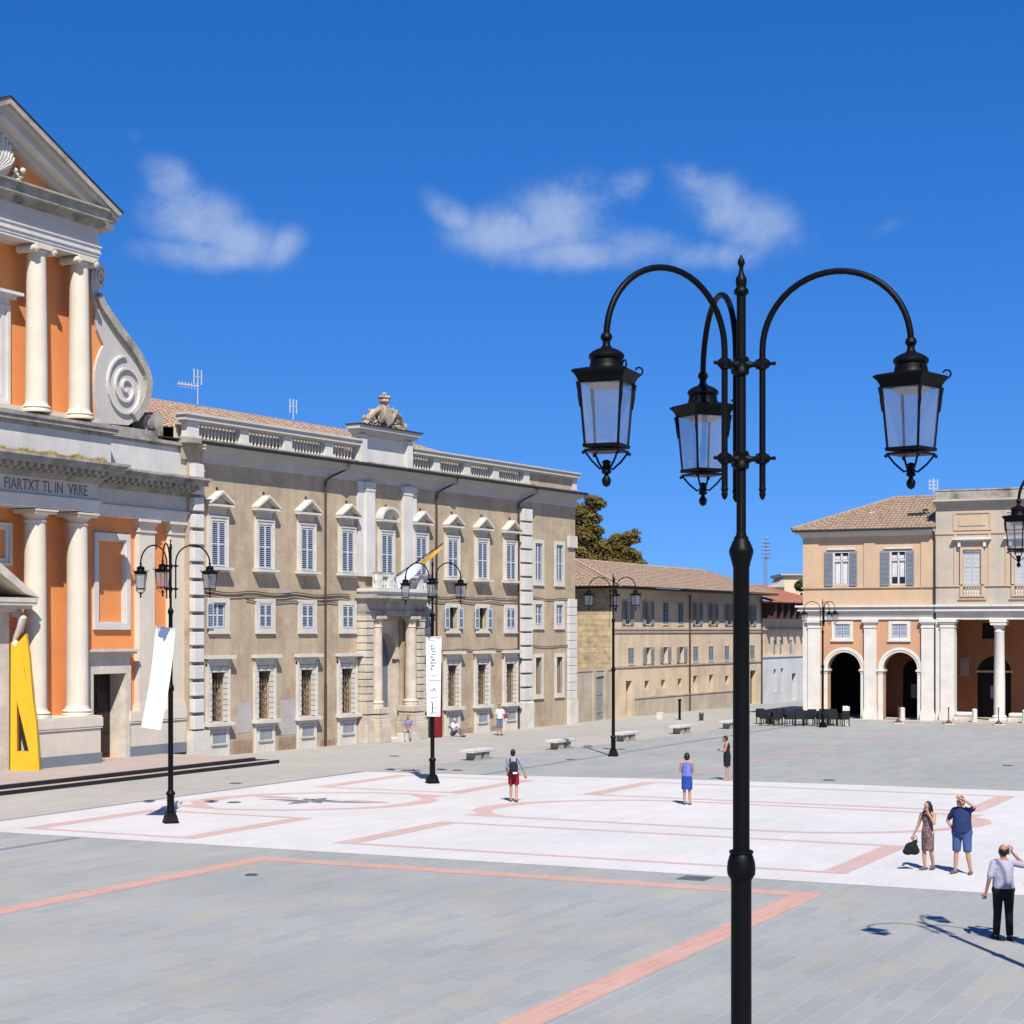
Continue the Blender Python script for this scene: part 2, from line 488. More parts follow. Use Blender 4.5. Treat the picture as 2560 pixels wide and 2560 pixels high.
def paving(name, c, c2, bw, rh, mort, off, tint, tint_amt, rough=.75, mcol=None, mott=.08):
    sc = lambda t: tuple(x * ALB for x in t) if t else None
    c, c2, tint, mcol = sc(c), sc(c2), sc(tint), sc(mcol)
    m = bpy.data.materials.new(name)
    m.use_nodes = True
    N, Lk = m.node_tree.nodes, m.node_tree.links
    b = N['Principled BSDF']
    b.inputs['Roughness'].default_value = rough
    b.inputs['Specular IOR Level'].default_value = .25
    t = N.new('ShaderNodeTexCoord')
    bk = N.new('ShaderNodeTexBrick')
    Lk.new(t.outputs['Object'], bk.inputs['Vector'])
    bk.offset = off
    bk.inputs['Scale'].default_value = 1
    bk.inputs['Brick Width'].default_value = bw
    bk.inputs['Row Height'].default_value = rh
    bk.inputs['Mortar Size'].default_value = mort
    bk.inputs['Mortar Smooth'].default_value = .3
    bk.inputs['Bias'].default_value = -.1
    bk.inputs['Color1'].default_value = (*c, 1)
    bk.inputs['Color2'].default_value = (*c2, 1)
    bk.inputs['Mortar'].default_value = (*(mcol or tuple(min(1, x * 1.14) for x in c)), 1)
    def nz(s, d, vec=None):
        n = N.new('ShaderNodeTexNoise'); n.inputs['Scale'].default_value = s; n.inputs['Detail'].default_value = d
        n.inputs['Roughness'].default_value = .62
        Lk.new(vec or t.outputs['Object'], n.inputs['Vector']); return n.outputs[0]
    def mr(src, a, b_, lo, hi):
        r = N.new('ShaderNodeMapRange'); r.inputs['From Min'].default_value = a; r.inputs['From Max'].default_value = b_
        r.inputs['To Min'].default_value = lo; r.inputs['To Max'].default_value = hi
        Lk.new(src, r.inputs['Value']); return r.outputs[0]
    mp = N.new('ShaderNodeMapping'); mp.inputs['Scale'].default_value = (.35, 1.1, 1)
    Lk.new(t.outputs['Object'], mp.inputs[0])
    mx = N.new('ShaderNodeMixRGB'); Lk.new(mr(nz(.9, 6, mp.outputs[0]), .5, .72, 0, tint_amt), mx.inputs[0])
    Lk.new(bk.outputs[0], mx.inputs[1]); mx.inputs[2].default_value = (*tint, 1)
    mu = N.new('ShaderNodeMixRGB'); mu.blend_type = 'MULTIPLY'; mu.inputs[0].default_value = 1
    Lk.new(mx.outputs[0], mu.inputs[1])
    cb = N.new('ShaderNodeCombineColor')
    s1 = mr(nz(.16, 5), .3, .7, 1 - mott, 1 + mott)
    s2 = mr(nz(7, 5), .25, .75, 1 - mott * .8, 1 + mott * .8)
    ml = N.new('ShaderNodeMath'); ml.operation = 'MULTIPLY'; Lk.new(s1, ml.inputs[0]); Lk.new(s2, ml.inputs[1])
    for i in range(3): Lk.new(ml.outputs[0], cb.inputs[i])
    Lk.new(cb.outputs[0], mu.inputs[2])
    Lk.new(mu.outputs[0], b.inputs['Base Color'])
    MATS[name] = m
    return m
m_slate = paving('blue grey slab paving', (.372, .374, .342), (.328, .334, .314), 1.5, .40, .011, .37, (.44, .40, .30), .75, mcol=(.425, .42, .40), mott=.08)
m_beige = paving('beige grey slab paving', (.46, .43, .375), (.41, .385, .335), 1.0, .35, .012, .4, (.40, .38, .34), .5, mcol=(.40, .38, .34), mott=.07)
m_whitep = paving('white stone paving', (.685, .65, .60), (.64, .61, .565), 1.1, .5, .008, .4, (.59, .56, .52), .5, mcol=(.57, .545, .51), mott=.05)
m_pink = paving('pink stone band', (.62, .42, .365), (.58, .39, .335), .6, .22, .006, .5, (.66, .50, .45), .55, mcol=(.64, .46, .40), mott=.05)
m_orangeb = paving('salmon stone band', (.61, .35, .27), (.55, .315, .24), .5, .16, .008, .5, (.60, .42, .345), .6, mcol=(.62, .43, .36), mott=.06)
m_curb = mat('kerb stone', (.48, .44, .38), var=.1, vs=1)
m_inlay = mat('grey green inlay stone', (.22, .23, .215), var=.15)
m_linedark = mat('dark slate course', (.24, .26, .29), var=.1)

def sheet(name, pts_pq, z, m, kind='structure'):
    mb = MB().poly([(p, -q, 0) for (p, q) in pts_pq])
    o = mb.build(name, m)
    o.rotation_euler = (0, 0, RZ_SQ)
    o.location = (0, 0, z)
    return tag(o, kind=kind)
def ring(name, outer, inner, z, m):
    mb = MB()
    n = len(outer)
    for i in range(n):
        j = (i + 1) % n
        mb.poly([(outer[i][0], -outer[i][1], 0), (outer[j][0], -outer[j][1], 0), (inner[j][0], -inner[j][1], 0), (inner[i][0], -inner[i][1], 0)])
    o = mb.build(name, m)
    o.rotation_euler = (0, 0, RZ_SQ)
    o.location = (0, 0, z)
    return tag(o, kind='structure')

sheet('ground', [(-400, -900), (2500, -900), (2500, 900), (-400, 900)], 0, m_slate)
BEIGE = [(-60, -37.0), (61.9, -36.8), (69.2, -35.6), (106, -33.6), (122, -30), (122, -100), (-60, -100)]
sheet('pavement', BEIGE, .004, m_beige)
WHITE = [(38.7, -36.9), (39.0, -18), (39.0, .8), (64.4, .8), (64.3, -18), (63.8, -24.5), (62.2, -32), (61.8, -36.7)]
sheet('white_pavement', WHITE, .004, m_whitep)
# pink frames inside the white field
def frame(p0, p1, q0, q1, wl=.24, ws=.58):
    ring('paving_band', [(p0, q0), (p1, q0), (p1, q1), (p0, q1)], [(p0 + wl, q0 + ws), (p1 - wl, q0 + ws), (p1 - wl, q1 - ws), (p0 + wl, q1 - ws)], .008, m_pink)
frame(39.75, 45.7, -35.0, -29.0)
frame(54.9, 60.9, -34.8, -28.9)
frame(40.6, 46.6, -25.15, -11.35, .26, .6)
frame(56.35, 62.2, -25.0, -11.5, .3, .6)
frame(40.7, 46.6, -7.4, -1.4, .26, .6)
frame(56.4, 62.2, -7.4, -1.4, .3, .6)
def medallion(cp, cq, hp, hq):
    # brace-shaped frame: tips at two corners, bulging ends (half turn symmetric)
    half_o = [(-hp * .93, -hq), (-.72 * hp, -hq + .15), (-.56 * hp, -hq - .45), (-.3 * hp, -hq - .68), (-.02 * hp, -hq - .55), (.25 * hp, -hq - .2), (.48 * hp, -hq + .45),
              (.66 * hp, -hq + 1.2), (.84 * hp, -hq + 2.2), (.96 * hp, -hq + 3.3), (1.0 * hp, -hq + 4.4)]
    half_i = [(-hp * .86, -hq + 1.3), (-.74 * hp, -hq + .75), (-.62 * hp, -hq + .35), (-.42 * hp, -hq + .05), (-.12 * hp, -hq + .05), (.2 * hp, -hq + .3), (.42 * hp, -hq + .85),
              (.60 * hp, -hq + 1.5), (.78 * hp, -hq + 2.5), (.89 * hp, -hq + 3.6), (.93 * hp, -hq + 4.6)]
    o1 = half_o + [(-p, -q) for (p, q) in half_o]
    i1 = half_i + [(-p, -q) for (p, q) in half_i]
    o1 = [(cp + p, cq + q) for (p, q) in o1]
    i1 = [(cp + p, cq + q) for (p, q) in i1]
    ring('paving_band', o1, i1, .008, m_pink)
medallion(52.0, -18.3, 3.75, 7.1)
medallion(50.4, -31.9, 3.75, 3.05)
medallion(52.2, -4.5, 3.75, 3.05)
# emblem in the near medallion: a many-pointed grey mosaic
mb = MB()
for k, (a, l, w) in enumerate(((8, 2.3, .30), (52, 1.15, .26), (95, 1.5, .28), (128, 1.1, .24), (186, 2.0, .28), (222, 1.1, .26), (268, 1.7, .28), (318, 1.0, .24))):
    a = R(a); u = (math.sin(a), math.cos(a)); v = (u[1], -u[0])
    pts = [(.1, .03), (.45 * l, w), (l, 0), (.45 * l, -w), (.1, -.03)]
    mb.poly([(u[0] * x * .8 + v[0] * y * .8, -(u[1] * x + v[1] * y), 0) for x, y in pts])
o = mb.build('paving_inlay', m_inlay); o.rotation_euler = (0, 0, RZ_SQ); x, y = pq(50.3, -32.0); o.location = (x, y, .009); tag(o, kind='structure')
mb = MB()
for s in (-1, 1):
    outer = [(.22 * math.sin(t), s * 1.75 + .85 * math.cos(t)) for t in [i * PI / 8 for i in range(16)]]
    inner = [(.08 * math.sin(t), s * 1.75 + .5 * math.cos(t)) for t in [i * PI / 8 for i in range(16)]]
    for i in range(16):
        j = (i + 1) % 16
        mb.poly([(outer[i][0], -outer[i][1], 0), (outer[j][0], -outer[j][1], 0), (inner[j][0], -inner[j][1], 0), (inner[i][0], -inner[i][1], 0)])
o = mb.build('paving_inlay', m_pink); o.rotation_euler = (0, 0, RZ_SQ); x, y = pq(50.9, -32.0); o.location = (x, y, .012); tag(o, kind='structure')
# salmon bands in the slate field
mb = MB()
def strip(mb, p0, p1, q0, q1): mb.poly([(p0, -q0, 0), (p1, -q0, 0), (p1, -q1, 0), (p0, -q1, 0)])
strip(mb, -10, 37.42, -25.3, -24.72)
strip(mb, 36.78, 37.42, -24.72, -11.5)
strip(mb, -10, 37.42, -11.5, -10.9)
o = mb.build('paving_band', m_orangeb); o.rotation_euler = (0, 0, RZ_SQ); o.location = (0, 0, .004); tag(o, kind='structure')
mb = MB()
strip(mb, 66.6, 103, -24.95, -24.5)
strip(mb, 66.6, 102.5, -10.6, -10.1)
m_paleb = paving('pale pink stone band', (.47, .355, .325), (.44, .335, .31), .5, .16, .008, .5, (.42, .37, .345), .5, mcol=(.45, .38, .355), mott=.05)
o = mb.build('paving_band', m_paleb); o.rotation_euler = (0, 0, RZ_SQ); o.location = (0, 0, .0045); tag(o, kind='structure')
mb = MB()
strip(mb, -10, 38.65, -32.2, -31.9)
strip(mb, 62.4, 104, -32.0, -31.75)
strip(mb, -10, 61.7, -36.98, -36.8)
o = mb.build('paving_band', m_linedark); o.rotation_euler = (0, 0, RZ_SQ); o.location = (0, 0, .006); tag(o, kind='structure')

# ---------------------------------------------------------------- the church (local x along the front, y into it, z up)
church = thing('church', 'orange and cream church front with columns, pediment and side scroll', 'church', (-16.0, 75.56, 0), math.atan2(2, 1))
CX0 = -24.0
mb = MB()
mb.box(CX0, 2.2, -4.70, .4, .15, .30)
o = mb.build('platform', m_step, church)
mb = MB()
mb.box(CX0, 2.25, -4.76, -.05, .148, .298).box(CX0, 3.3, -5.25, .3, 0, .148)
mb.build('steps', m_blackstep, church)
mb = MB().box(CX0, 3.27, -5.2, -4.8, .1485, .152)
mb.build('step_tread', m_step, church)
mb = MB().box(CX0, 2.22, -4.72, .4, .2985, .318)
mb.build('step_tread', m_step, church)

# orange walls
WY = .35
mb = MB()
mb.wall(CX0, 4.1, .3, 10.45, [(-2.4, -.3, .3, 3.85, .55), (-2.0, .3, 5.65, 9.65, .12), (-10.5, -8.6, .3, 5.2, .8)], WY)
mb.box(4.1, 4.11, WY, 6, 0, 10.4)
mb.box(-1.99, .29, WY + .12, WY + .14, 5.66, 9.64)
mb.build('wall', m_orange, church)
mb = MB()
mb.wall(-15.6, -2.2, 13.9, 20.7, [(-10.3, -7.4, 14.3, 17.7, .25)], WY)
mb.poly([(-15.6, -.35, 22.3), (-2.5, -.35, 22.3), (-8.9, -.35, 25.3)])
mb.poly([(-2.2, WY, 13.9), (-2.2, 26, 13.9), (-2.2, 26, 20.7), (-2.2, WY, 20.7)])
mb.poly([(-2.95, .2, 14.1), (-1.0, .2, 14.1), (-1.0, .2, 17.9), (-1.9, .2, 19.3), (-2.95, .2, 20.4)])
mb.build('wall', m_orange, church)
mb = MB()                                   # masonry body behind the front
mb.box(CX0, 3.9, .95, 22, 0, 13.2)
mb.box(-15.4, -2.3, 1.0, 26, 13.2, 20.6)
mb.build('church_body', m_grey, church)
mb = MB()
mb.tiles((-2.0, 1.2, 21.9), (-2.0, 27, 21.9), (-8.9, 1.2, 25.1), (-8.9, 27, 25.1), pitch=.6)
mb.tiles((-15.8, 27, 21.9), (-15.8, 1.2, 21.9), (-8.9, 27, 25.1), (-8.9, 1.2, 25.1), pitch=.6)
mb.build('roof', m_tile, church)
# plinths under the columns and pilasters
def plinth(x0, x1, yf, z1=2.22):
    mb = MB().box(x0, x1, yf, WY + .1, .74, 1.72).levels(x0, x1, yf, WY + .1, [(1.72, 1.80, .05), (1.80, z1 - .08, .07), (z1 - .08, z1, .04)])
    mb.build('plinth', m_cream, church)
    MB().box(x0 - .04, x1 + .04, yf - .04, WY + .12, .3, .74).build('plinth_base', m_plinthgrey, church)
plinth(-7.0, -3.25, -1.1)
plinth(-14.55, -10.8, -1.1)
plinth(-.02, 4.3, -.02)
CP = [(.62, 0), (.62, .08), (.60, .10), (.56, .12), (.56, .16), (.60, .19), (.56, .24), (.50, .27), (.47, .34)]
def column(x, y, z0, z1, r0, r1, name='column', ionic=False):
    h = z1 - z0
    k = r0 / .45
    prof = [(a * k, b) for a, b in CP] + [(r0, .40)]
    ch = .5 if not ionic else .30
    for i in range(9):
        t = i / 8
        prof.append((r0 + (r1 - r0) * (t ** 1.6), .42 + (h - ch - .42) * t))
    if not ionic:
        prof += [(r1 + .05, h - .46), (r1 + .05, h - .41), (r1, h - .39), (r1, h - .28), (r1 + .05, h - .26), (r1 + .14, h - .16)]
    else:
        prof += [(r1 + .04, h - .28), (r1 + .04, h - .24), (r1, h - .22), (r1 + .06, h - .14)]
    c = MB().lathe(prof, 0, 0, 28).build(name, m_cream, church, smooth=35, loc=(x, y, z0))
    b = MB().box(-.64 * k, .64 * k, -.64 * k, .64 * k, -.001, .0).build
    mb = MB()
    if not ionic:
        e = r1 + .18
        mb.box(-e, e, -e, e, h - .16, h - .07).box(-e - .04, e + .04, -e - .04, e + .04, h - .07, h)
    else:
        e = r1 + .10
        mb.box(-e, e, -e, e, h - .10, h)
        for sx in (-1, 1):
            for fy in (-1,):
                cxv, czv, rv = sx * (r1 + .13), h - .22, .15
                for rr, yy0, yy1 in ((rv, -e - .03, e), (rv * .62, -e - .07, -e), (rv * .28, -e - .11, -e)):
                    mb.prism([(cxv + rr * math.cos(t), czv + rr * math.sin(t)) for t in [i * PI / 8 for i in range(16)]], yy0, yy1, 'xz')
        mb.box(-r1 - .17, r1 + .17, -e - .03, e, h - .20, h - .10)
    mb.build('capital', m_cream, c)
for x in (-6.35, -3.9, -11.45, -13.9):
    column(x, -.45, 2.22, 10.28, .445, .40)
def pilaster(x0, x1, y, z0, z1):
    c = MB().box(x0, x1, y, WY + .05, z0 + .34, z1 - .55).levels(x0, x1, y, WY + .05, [(z0, z0 + .12, .12), (z0 + .12, z0 + .24, .09), (z0 + .24, z0 + .34, .04)]).build('pilaster', m_cream, church)
    MB().levels(x0, x1, y, WY + .05, [(z1 - .55, z1 - .48, .06), (z1 - .48, z1 - .28, .01), (z1 - .28, z1 - .2, .06), (z1 - .2, z1 - .11, .12), (z1 - .11, z1, .19)]).build('capital', m_cream, c)
pilaster(.7, 1.75, .08, 2.22, 10.33)
pilaster(2.85, 3.9, .08, 2.22, 10.33)
# lower entablature: architrave, frieze, bracketed cornice; the column bays stand forward
def entab(x0, x1, yf, ends, zs=0.0):
    MB().levels(x0, x1, yf, 1.0, [(10.32, 10.52, .0), (10.52, 10.70, .04), (10.70, 10.80, .10)], ends).build('architrave', m_white, church)
    MB().levels(x0, x1, yf, 1.0, [(10.80, 11.46, .0)], ends).build('frieze', m_grey, church)
    mb = MB().levels(x0, x1, yf, 1.0, [(11.46, 11.58, .10), (11.58, 11.64, .16), (11.64, 11.93, .2), (11.93, 12.10, .78), (12.10, 12.17, .84), (12.17, 12.27, .92)], ends)
    n = int((x1 - x0) / .42)
    for i in range(n + 1):
        x = x0 + .1 + (x1 - x0 - .2) * i / max(1, n)
        mb.box(x - .09, x + .09, yf - .70, yf - .2, 11.74, 11.928)
        mb.box(x - .09, x + .09, yf - .46, yf - .2, 11.66, 11.74)
    mb.build('cornice', m_greytop, church)
entab(-15.2, -3.35, -1.05, (1, 1))
entab(-3.34, 3.9, -.06, (0, .55))
# weeds along the cornice ledge
rnd = random.Random(3)
mb = MB()
for i in range(2600):
    x = rnd.uniform(-12, -3.6) if rnd.random() < .93 else rnd.uniform(-3.2, -2)
    y = rnd.uniform(-1.75, -1.25) if x < -3.4 else rnd.uniform(-.7, -.4)
    h = rnd.uniform(.05, .27) * (.45 + .55 * math.sin(x * 2.1) ** 2)
    a = rnd.uniform(0, PI); w = .05
    dx, dy = math.cos(a) * w, math.sin(a) * w
    lx, ly = rnd.uniform(-.08, .08), rnd.uniform(-.08, .08)
    mb.poly([(x - dx, y - dy, 12.26), (x + dx, y + dy, 12.26), (x + lx, y + ly, 12.26 + h)])
m_weed = mat('dry ledge weeds', (.46, .30, .06), var=.3, vs=5, c2=(.24, .19, .06))
o = mb.build('ledge_weeds', m_weed, church, fix=False)
# attic band and stained ledge
MB().box(-15.2, -2.15, -.72, 1.0, 12.26, 13.45).box(-2.15, 3.9, -.0, 1.0, 12.26, 13.55).build('attic', m_white, church)
MB().levels(-15.2, -2.15, -.72, 1.0, [(13.45, 13.6, .05), (13.6, 13.78, .22), (13.78, 13.9, .28)]).levels(-2.14, 3.9, .0, 1.0, [(13.55, 13.66, .05), (13.66, 13.8, .15)], (0, 1)).build('ledge', m_greytop, church)
MB().box(-2.4, 1.8, -.04, 1.0, 13.8, 14.12).box(-15.5, -2.4, -.35, 1.0, 13.9, 14.05).build('ledge', m_greytop, church)
MB().box(-15.5, -2.3, -.25, .9, 14.05, 14.24).build('base_course', m_cream, church)
for x in (-6.25, -3.75, -11.55, -14.05):
    column(x, -.42, 14.05, 20.52, .43, .36, ionic=True)
# upper entablature and pediment
MB().levels(-14.85, -3.0, -.78, 1.0, [(20.5, 20.62, .0), (20.62, 20.76, .03), (20.76, 20.82, .08), (20.82, 21.0, .05), (21.0, 21.06, .10)]).build('architrave', m_white, church)
MB().levels(-14.85, -3.0, -.78, 1.0, [(21.06, 21.78, .0)]).build('frieze', m_grey, church)
MB().levels(-14.85, -3.0, -.78, 1.0, [(21.78, 21.86, .10), (21.86, 21.96, .18), (21.96, 22.04, .24), (22.04, 22.3, .50), (22.3, 22.4, .58), (22.4, 22.48, .66)]).build('cornice', m_greytop, church)
APX, APZ = -8.9, 25.45
sl = (APZ - 22.45) / 6.55
def rake(t0, t1, yf, name, m, hs=6.55):
    o1 = []
    for s in (-1, 1):
        pts = [(APX, APZ - t0), (APX, APZ - t1), (APX + s * (hs - t1 * .9), APZ - t1 - sl * (hs - t1 * .9)), (APX + s * hs, APZ - t0 - sl * hs)]
        o1.append(pts)
    mb = MB()
    for pts in o1: mb.prism(pts, yf, .9, 'xz')
    return mb.build(name, m, church)
rake(0, .26, -1.5, 'raking_cornice', m_greytop)
rake(.262, .36, -1.38, 'raking_cornice', m_grey)
rake(.362, .62, -1.12, 'raking_cornice', m_grey)
rake(.622, .70, -1.16, 'raking_cornice', m_white)
rake(.702, .98, -.75, 'raking_cornice', m_grey)
rake(-.05, -.002, -1.54, 'raking_cornice', m_gutter)
# carved crest in the pediment
rnd = random.Random(5)
mb = MB()
mb.prism([(APX + 1.15 * math.cos(t), 23.5 + .95 * math.sin(t)) for t in [i * PI / 12 for i in range(24)]], -.6, -.34, 'xz')
for k in range(-6, 7):       # ribbed shell
    a = k * .24
    mb.tube([(APX + .1 * math.sin(a), -.66, 22.75), (APX + .75 * math.sin(a), -.74, 23.1 + .45 * math.cos(a)), (APX + 1.1 * math.sin(a), -.64, 23.35 + 1.0 * math.cos(a))], [.06, .13, .10], 8)
for s in (-1, 1):
    for k in range(16):
        mb.ball((APX + s * rnd.uniform(1.25, 1.75), rnd.uniform(-.65, -.4), 22.72 + rnd.random() * .62), rnd.uniform(.06, .12), 8)
    mb.tube([(APX + s * .1, -.6, 24.4), (APX + s * .35, -.7, 24.55), (APX + s * .55, -.62, 24.35), (APX + s * .45, -.6, 24.2)], .07, 8)
mb.box(APX - 2.1, APX + 2.1, -.75, -.35, 22.48, 22.66)
mb.build('crest', m_stone, church, smooth=True)
# iron cross on the ridge
cr = thing('cross', 'small dark iron cross rising above the church pediment apex', 'cross')
u = (math.cos(math.atan2(2, 1)), math.sin(math.atan2(2, 1)))
def church_pt(x, y, z): return (-16.0 + u[0] * x - u[1] * y, 75.56 + u[1] * x + u[0] * y, z)
cr.location = church_pt(APX, .2, 25.3)
cr.rotation_euler = (0, 0, math.atan2(2, 1))
MB().tube([(0, 0, 0), (0, 0, 2.6)], .05, 6).build('post', m_black, cr)
MB().tube([(-.55, 0, 1.9), (.55, 0, 1.9)], .05, 6).ball((-.6, 0, 1.9), .1, 8).ball((.6, 0, 1.9), .1, 8).build('crossbar', m_black, cr)
# side scroll
SR = [(-1.93, 20.7), (-1.66, 20.58), (-1.52, 20.34), (-1.53, 20.03), (-1.66, 19.74), (-1.91, 19.61), (-1.93, 19.43), (-1.73, 19.11), (-1.35, 18.81), (-1.01, 18.53), (-0.52, 18.16), (0.04, 17.79), (0.54, 17.39), (0.9, 17.03), (1.19, 16.65), (1.33, 16.3), (1.34, 15.94), (1.23, 15.51), (1.01, 15.12), (0.69, 14.72), (0.33, 14.41), (-0.03, 14.22)]
SL = [(-2.37, 20.23), (-2.4, 19.7), (-2.23, 19.03), (-2.12, 18.78), (-2.17, 18.33), (-2.03, 17.91), (-1.83, 17.63), (-1.61, 17.35), (-1.83, 17.06), (-2.03, 16.68), (-2.15, 16.27), (-2.19, 15.82), (-2.18, 15.34), (-2.13, 14.82), (-2.06, 14.43), (-2.0, 14.12)]
mb = MB()
mb.prism(SR + SL[::-1], .08, .75, 'xz')
scroll = mb.build('scroll', m_grey, church)
def offset_in(path, d):
    out = []
    for i, p in enumerate(path):
        a = path[max(i - 1, 0)]; b = path[min(i + 1, len(path) - 1)]
        dx, dz = b[0] - a[0], b[1] - a[1]
        l = math.hypot(dx, dz)
        out.append((p[0] + dz / l * d, p[1] - dx / l * d))
    return out
rim = SR[6:-1]
mb = MB().band(rim, offset_in(rim, .36), -.12, .09, 'xz', closed=False)
mb.build('scroll_rim', m_greytop, scroll)
sp = []
for i in range(70):
    t = i / 69
    a = PI / 2 + t * 2 * PI * 2.6
    r = 1.2 * (1 - t) ** 1.12 + .05
    sp.append((-.27 + r * math.cos(a) * 1.0, 15.76 + r * math.sin(a) * 1.02))
ins = offset_in(sp, .10)
MB().band(sp, ins, -.03, .09, 'xz', closed=False).build('spiral', m_white, scroll)
sp2 = [(-1.93 + (.30 * (1 - t) + .03) * math.cos(PI * .2 + t * 11), 20.1 + (.42 * (1 - t) + .04) * math.sin(PI * .2 + t * 11)) for t in [i / 30 for i in range(31)]]
MB().band(sp2, offset_in(sp2, .06), -.02, .09, 'xz', closed=False).build('spiral', m_white, scroll)
# little end volute and weathered block beside the scroll
mb = MB().box(1.9, 2.6, .3, 1.0, 13.8, 15.0)
mb.prism([(1.55 + .42 * math.cos(t), 14.45 + .42 * math.sin(t)) for t in [i * PI / 10 for i in range(20)]], .2, .8, 'xz')
mb.prism([(1.55 + .22 * math.cos(t), 14.45 + .22 * math.sin(t)) for t in [i * PI / 10 for i in range(20)]], .12, .2, 'xz')
mb.build('end_block', m_greytop, church)
# inscription
fc = bpy.data.curves.new('inscription', 'FONT')
fc.body = 'FIARTXT TL IN  VRRE'
fc.size = .62
fc.extrude = .006
to = bpy.data.objects.new('inscription_text', fc)
COL.objects.link(to)
dg = bpy.context.evaluated_depsgraph_get()
me = bpy.data.meshes.new_from_object(to.evaluated_get(dg))
bpy.data.objects.remove(to)
w = max(v.co.x for v in me.vertices); h = max(v.co.y for v in me.vertices)
for v in me.vertices: v.co = Vector((v.co.x * 4.75 / w, -v.co.z, v.co.y * .42 / h))
me.materials.clear(); me.materials.append(mat('grey inscription letters', (.20, .175, .16)))  # the letters have one even grey of their own
o = bpy.data.objects.new('inscription', me); COL.objects.link(o); o.parent = church; o.location = (-8.75, -1.06, 10.94)
# side door with stone surround
d = MB().box(-2.75, -2.38, -.02, .9, .3, 3.83).box(-.32, .02, -.02, .9, .3, 3.83).box(-2.75, .02, -.02, .9, 3.83, 4.15).box(-2.75, .02, .05, .9, 4.15, 4.55)
d.levels(-2.75, .02, .05, .9, [(4.55, 4.64, .1), (4.64, 4.74, .22), (4.74, 4.84, .32)])
dr = d.build('door_frame', m_stone_warm, church)
mb = MB().box(-2.4, -.3, .82, .88, .3, 3.86)
for cx in (-1.86, -.84):
    for (a, b) in ((.5, 1.2), (1.35, 2.2), (2.35, 3.1), (3.25, 3.7)):
        mb.box(cx - .36, cx + .36, .79, .82, a, b)
mb.build('door', m_darkwood, dr)
# blind panel frame
o1 = [(-2.0, 5.65), (.3, 5.65), (.3, 9.65), (-2.0, 9.65)]
i1 = [(-1.68, 5.97), (-.02, 5.97), (-.02, 9.33), (-1.68, 9.33)]
i2 = [(-1.75, 5.9), (.05, 5.9), (.05, 9.4), (-1.75, 9.4)]
MB().band(o1, i1, WY - .06, WY + .125, 'xz').band(o1, i2, WY - .13, WY - .06, 'xz').build('panel_frame', m_white, church)
# small window above the portal, and the big upper window
def flat_window(x0, x1, z0, z1, y, b, name, hood=False):
    w = MB().band([(x0, z0), (x1, z0), (x1, z1), (x0, z1)], [(x0 + b, z0 + b), (x1 - b, z0 + b), (x1 - b, z1 - b), (x0 + b, z1 - b)], y - .12, y + .3, 'xz')
    w.band([(x0, z0), (x1, z0), (x1, z1), (x0, z1)], [(x0 + b * .4, z0 + b * .4), (x1 - b * .4, z0 + b * .4), (x1 - b * .4, z1 - b * .4), (x0 + b * .4, z1 - b * .4)], y - .2, y - .12, 'xz')
    if hood: w.levels(x0, x1, y - .12, y + .2, [(z1, z1 + .25, .02), (z1 + .25, z1 + .4, .2), (z1 + .4, z1 + .52, .4)])
    o = w.build(name, m_white, church)
    MB().box(x0 + b, x1 - b, y + .2, y + .22, z0 + b, z1 - b).build('pane', m_glass, o)
flat_window(-10.8, -6.95, 8.1, 9.75, WY, .28, 'window')
flat_window(-10.7, -7.05, 14.25, 18.1, WY, .42, 'window', True)
# main portal edge with bracket and small pediment
mb = MB().box(-8.7, -7.95, -.6, .4, .3, 5.3).box(-11.2, -10.45, -.6, .4, .3, 5.3).box(-11.2, -7.95, -.6, .4, 5.3, 5.9)
mb.levels(-11.2, -7.95, -.6, .4, [(5.9, 6.3, .0), (6.3, 6.42, .3), (6.42, 6.56, .6)])
pt = mb.build('portal', m_stone_warm, church)
mb = MB()
for s in (-1, 1):
    mb.prism([(-9.58, 8.35), (-9.58, 7.95), (-9.58 + s * 1.75, 7.0), (-9.58 + s * 2.55, 6.85)][::s], -1.3, .4, 'xz')
mb.levels(-11.2, -7.95, -.6, .4, [(6.56, 6.68, .72), (6.68, 6.85, .75)])
mb.build('pediment', m_stone_warm, pt)
for x in (-7.75, -11.4):
    mb = MB()
    mb.tube([(x, -.55, 6.25), (x, -.85, 6.3), (x, -1.05, 6.05), (x, -.95, 5.7), (x, -.7, 5.35), (x, -.62, 5.0)], [.13, .17, .19, .15, .11, .08], 10)
    mb.ball((x, -.72, 5.05), (.16, .16, .2), 10)
    mb.build('bracket', m_stone_warm, pt, smooth=True)
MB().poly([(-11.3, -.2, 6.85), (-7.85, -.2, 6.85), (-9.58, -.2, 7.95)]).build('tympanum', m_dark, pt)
MB().box(-10.45, -8.7, .3, .35, .3, 5.3).build('door', m_darkwood, pt)

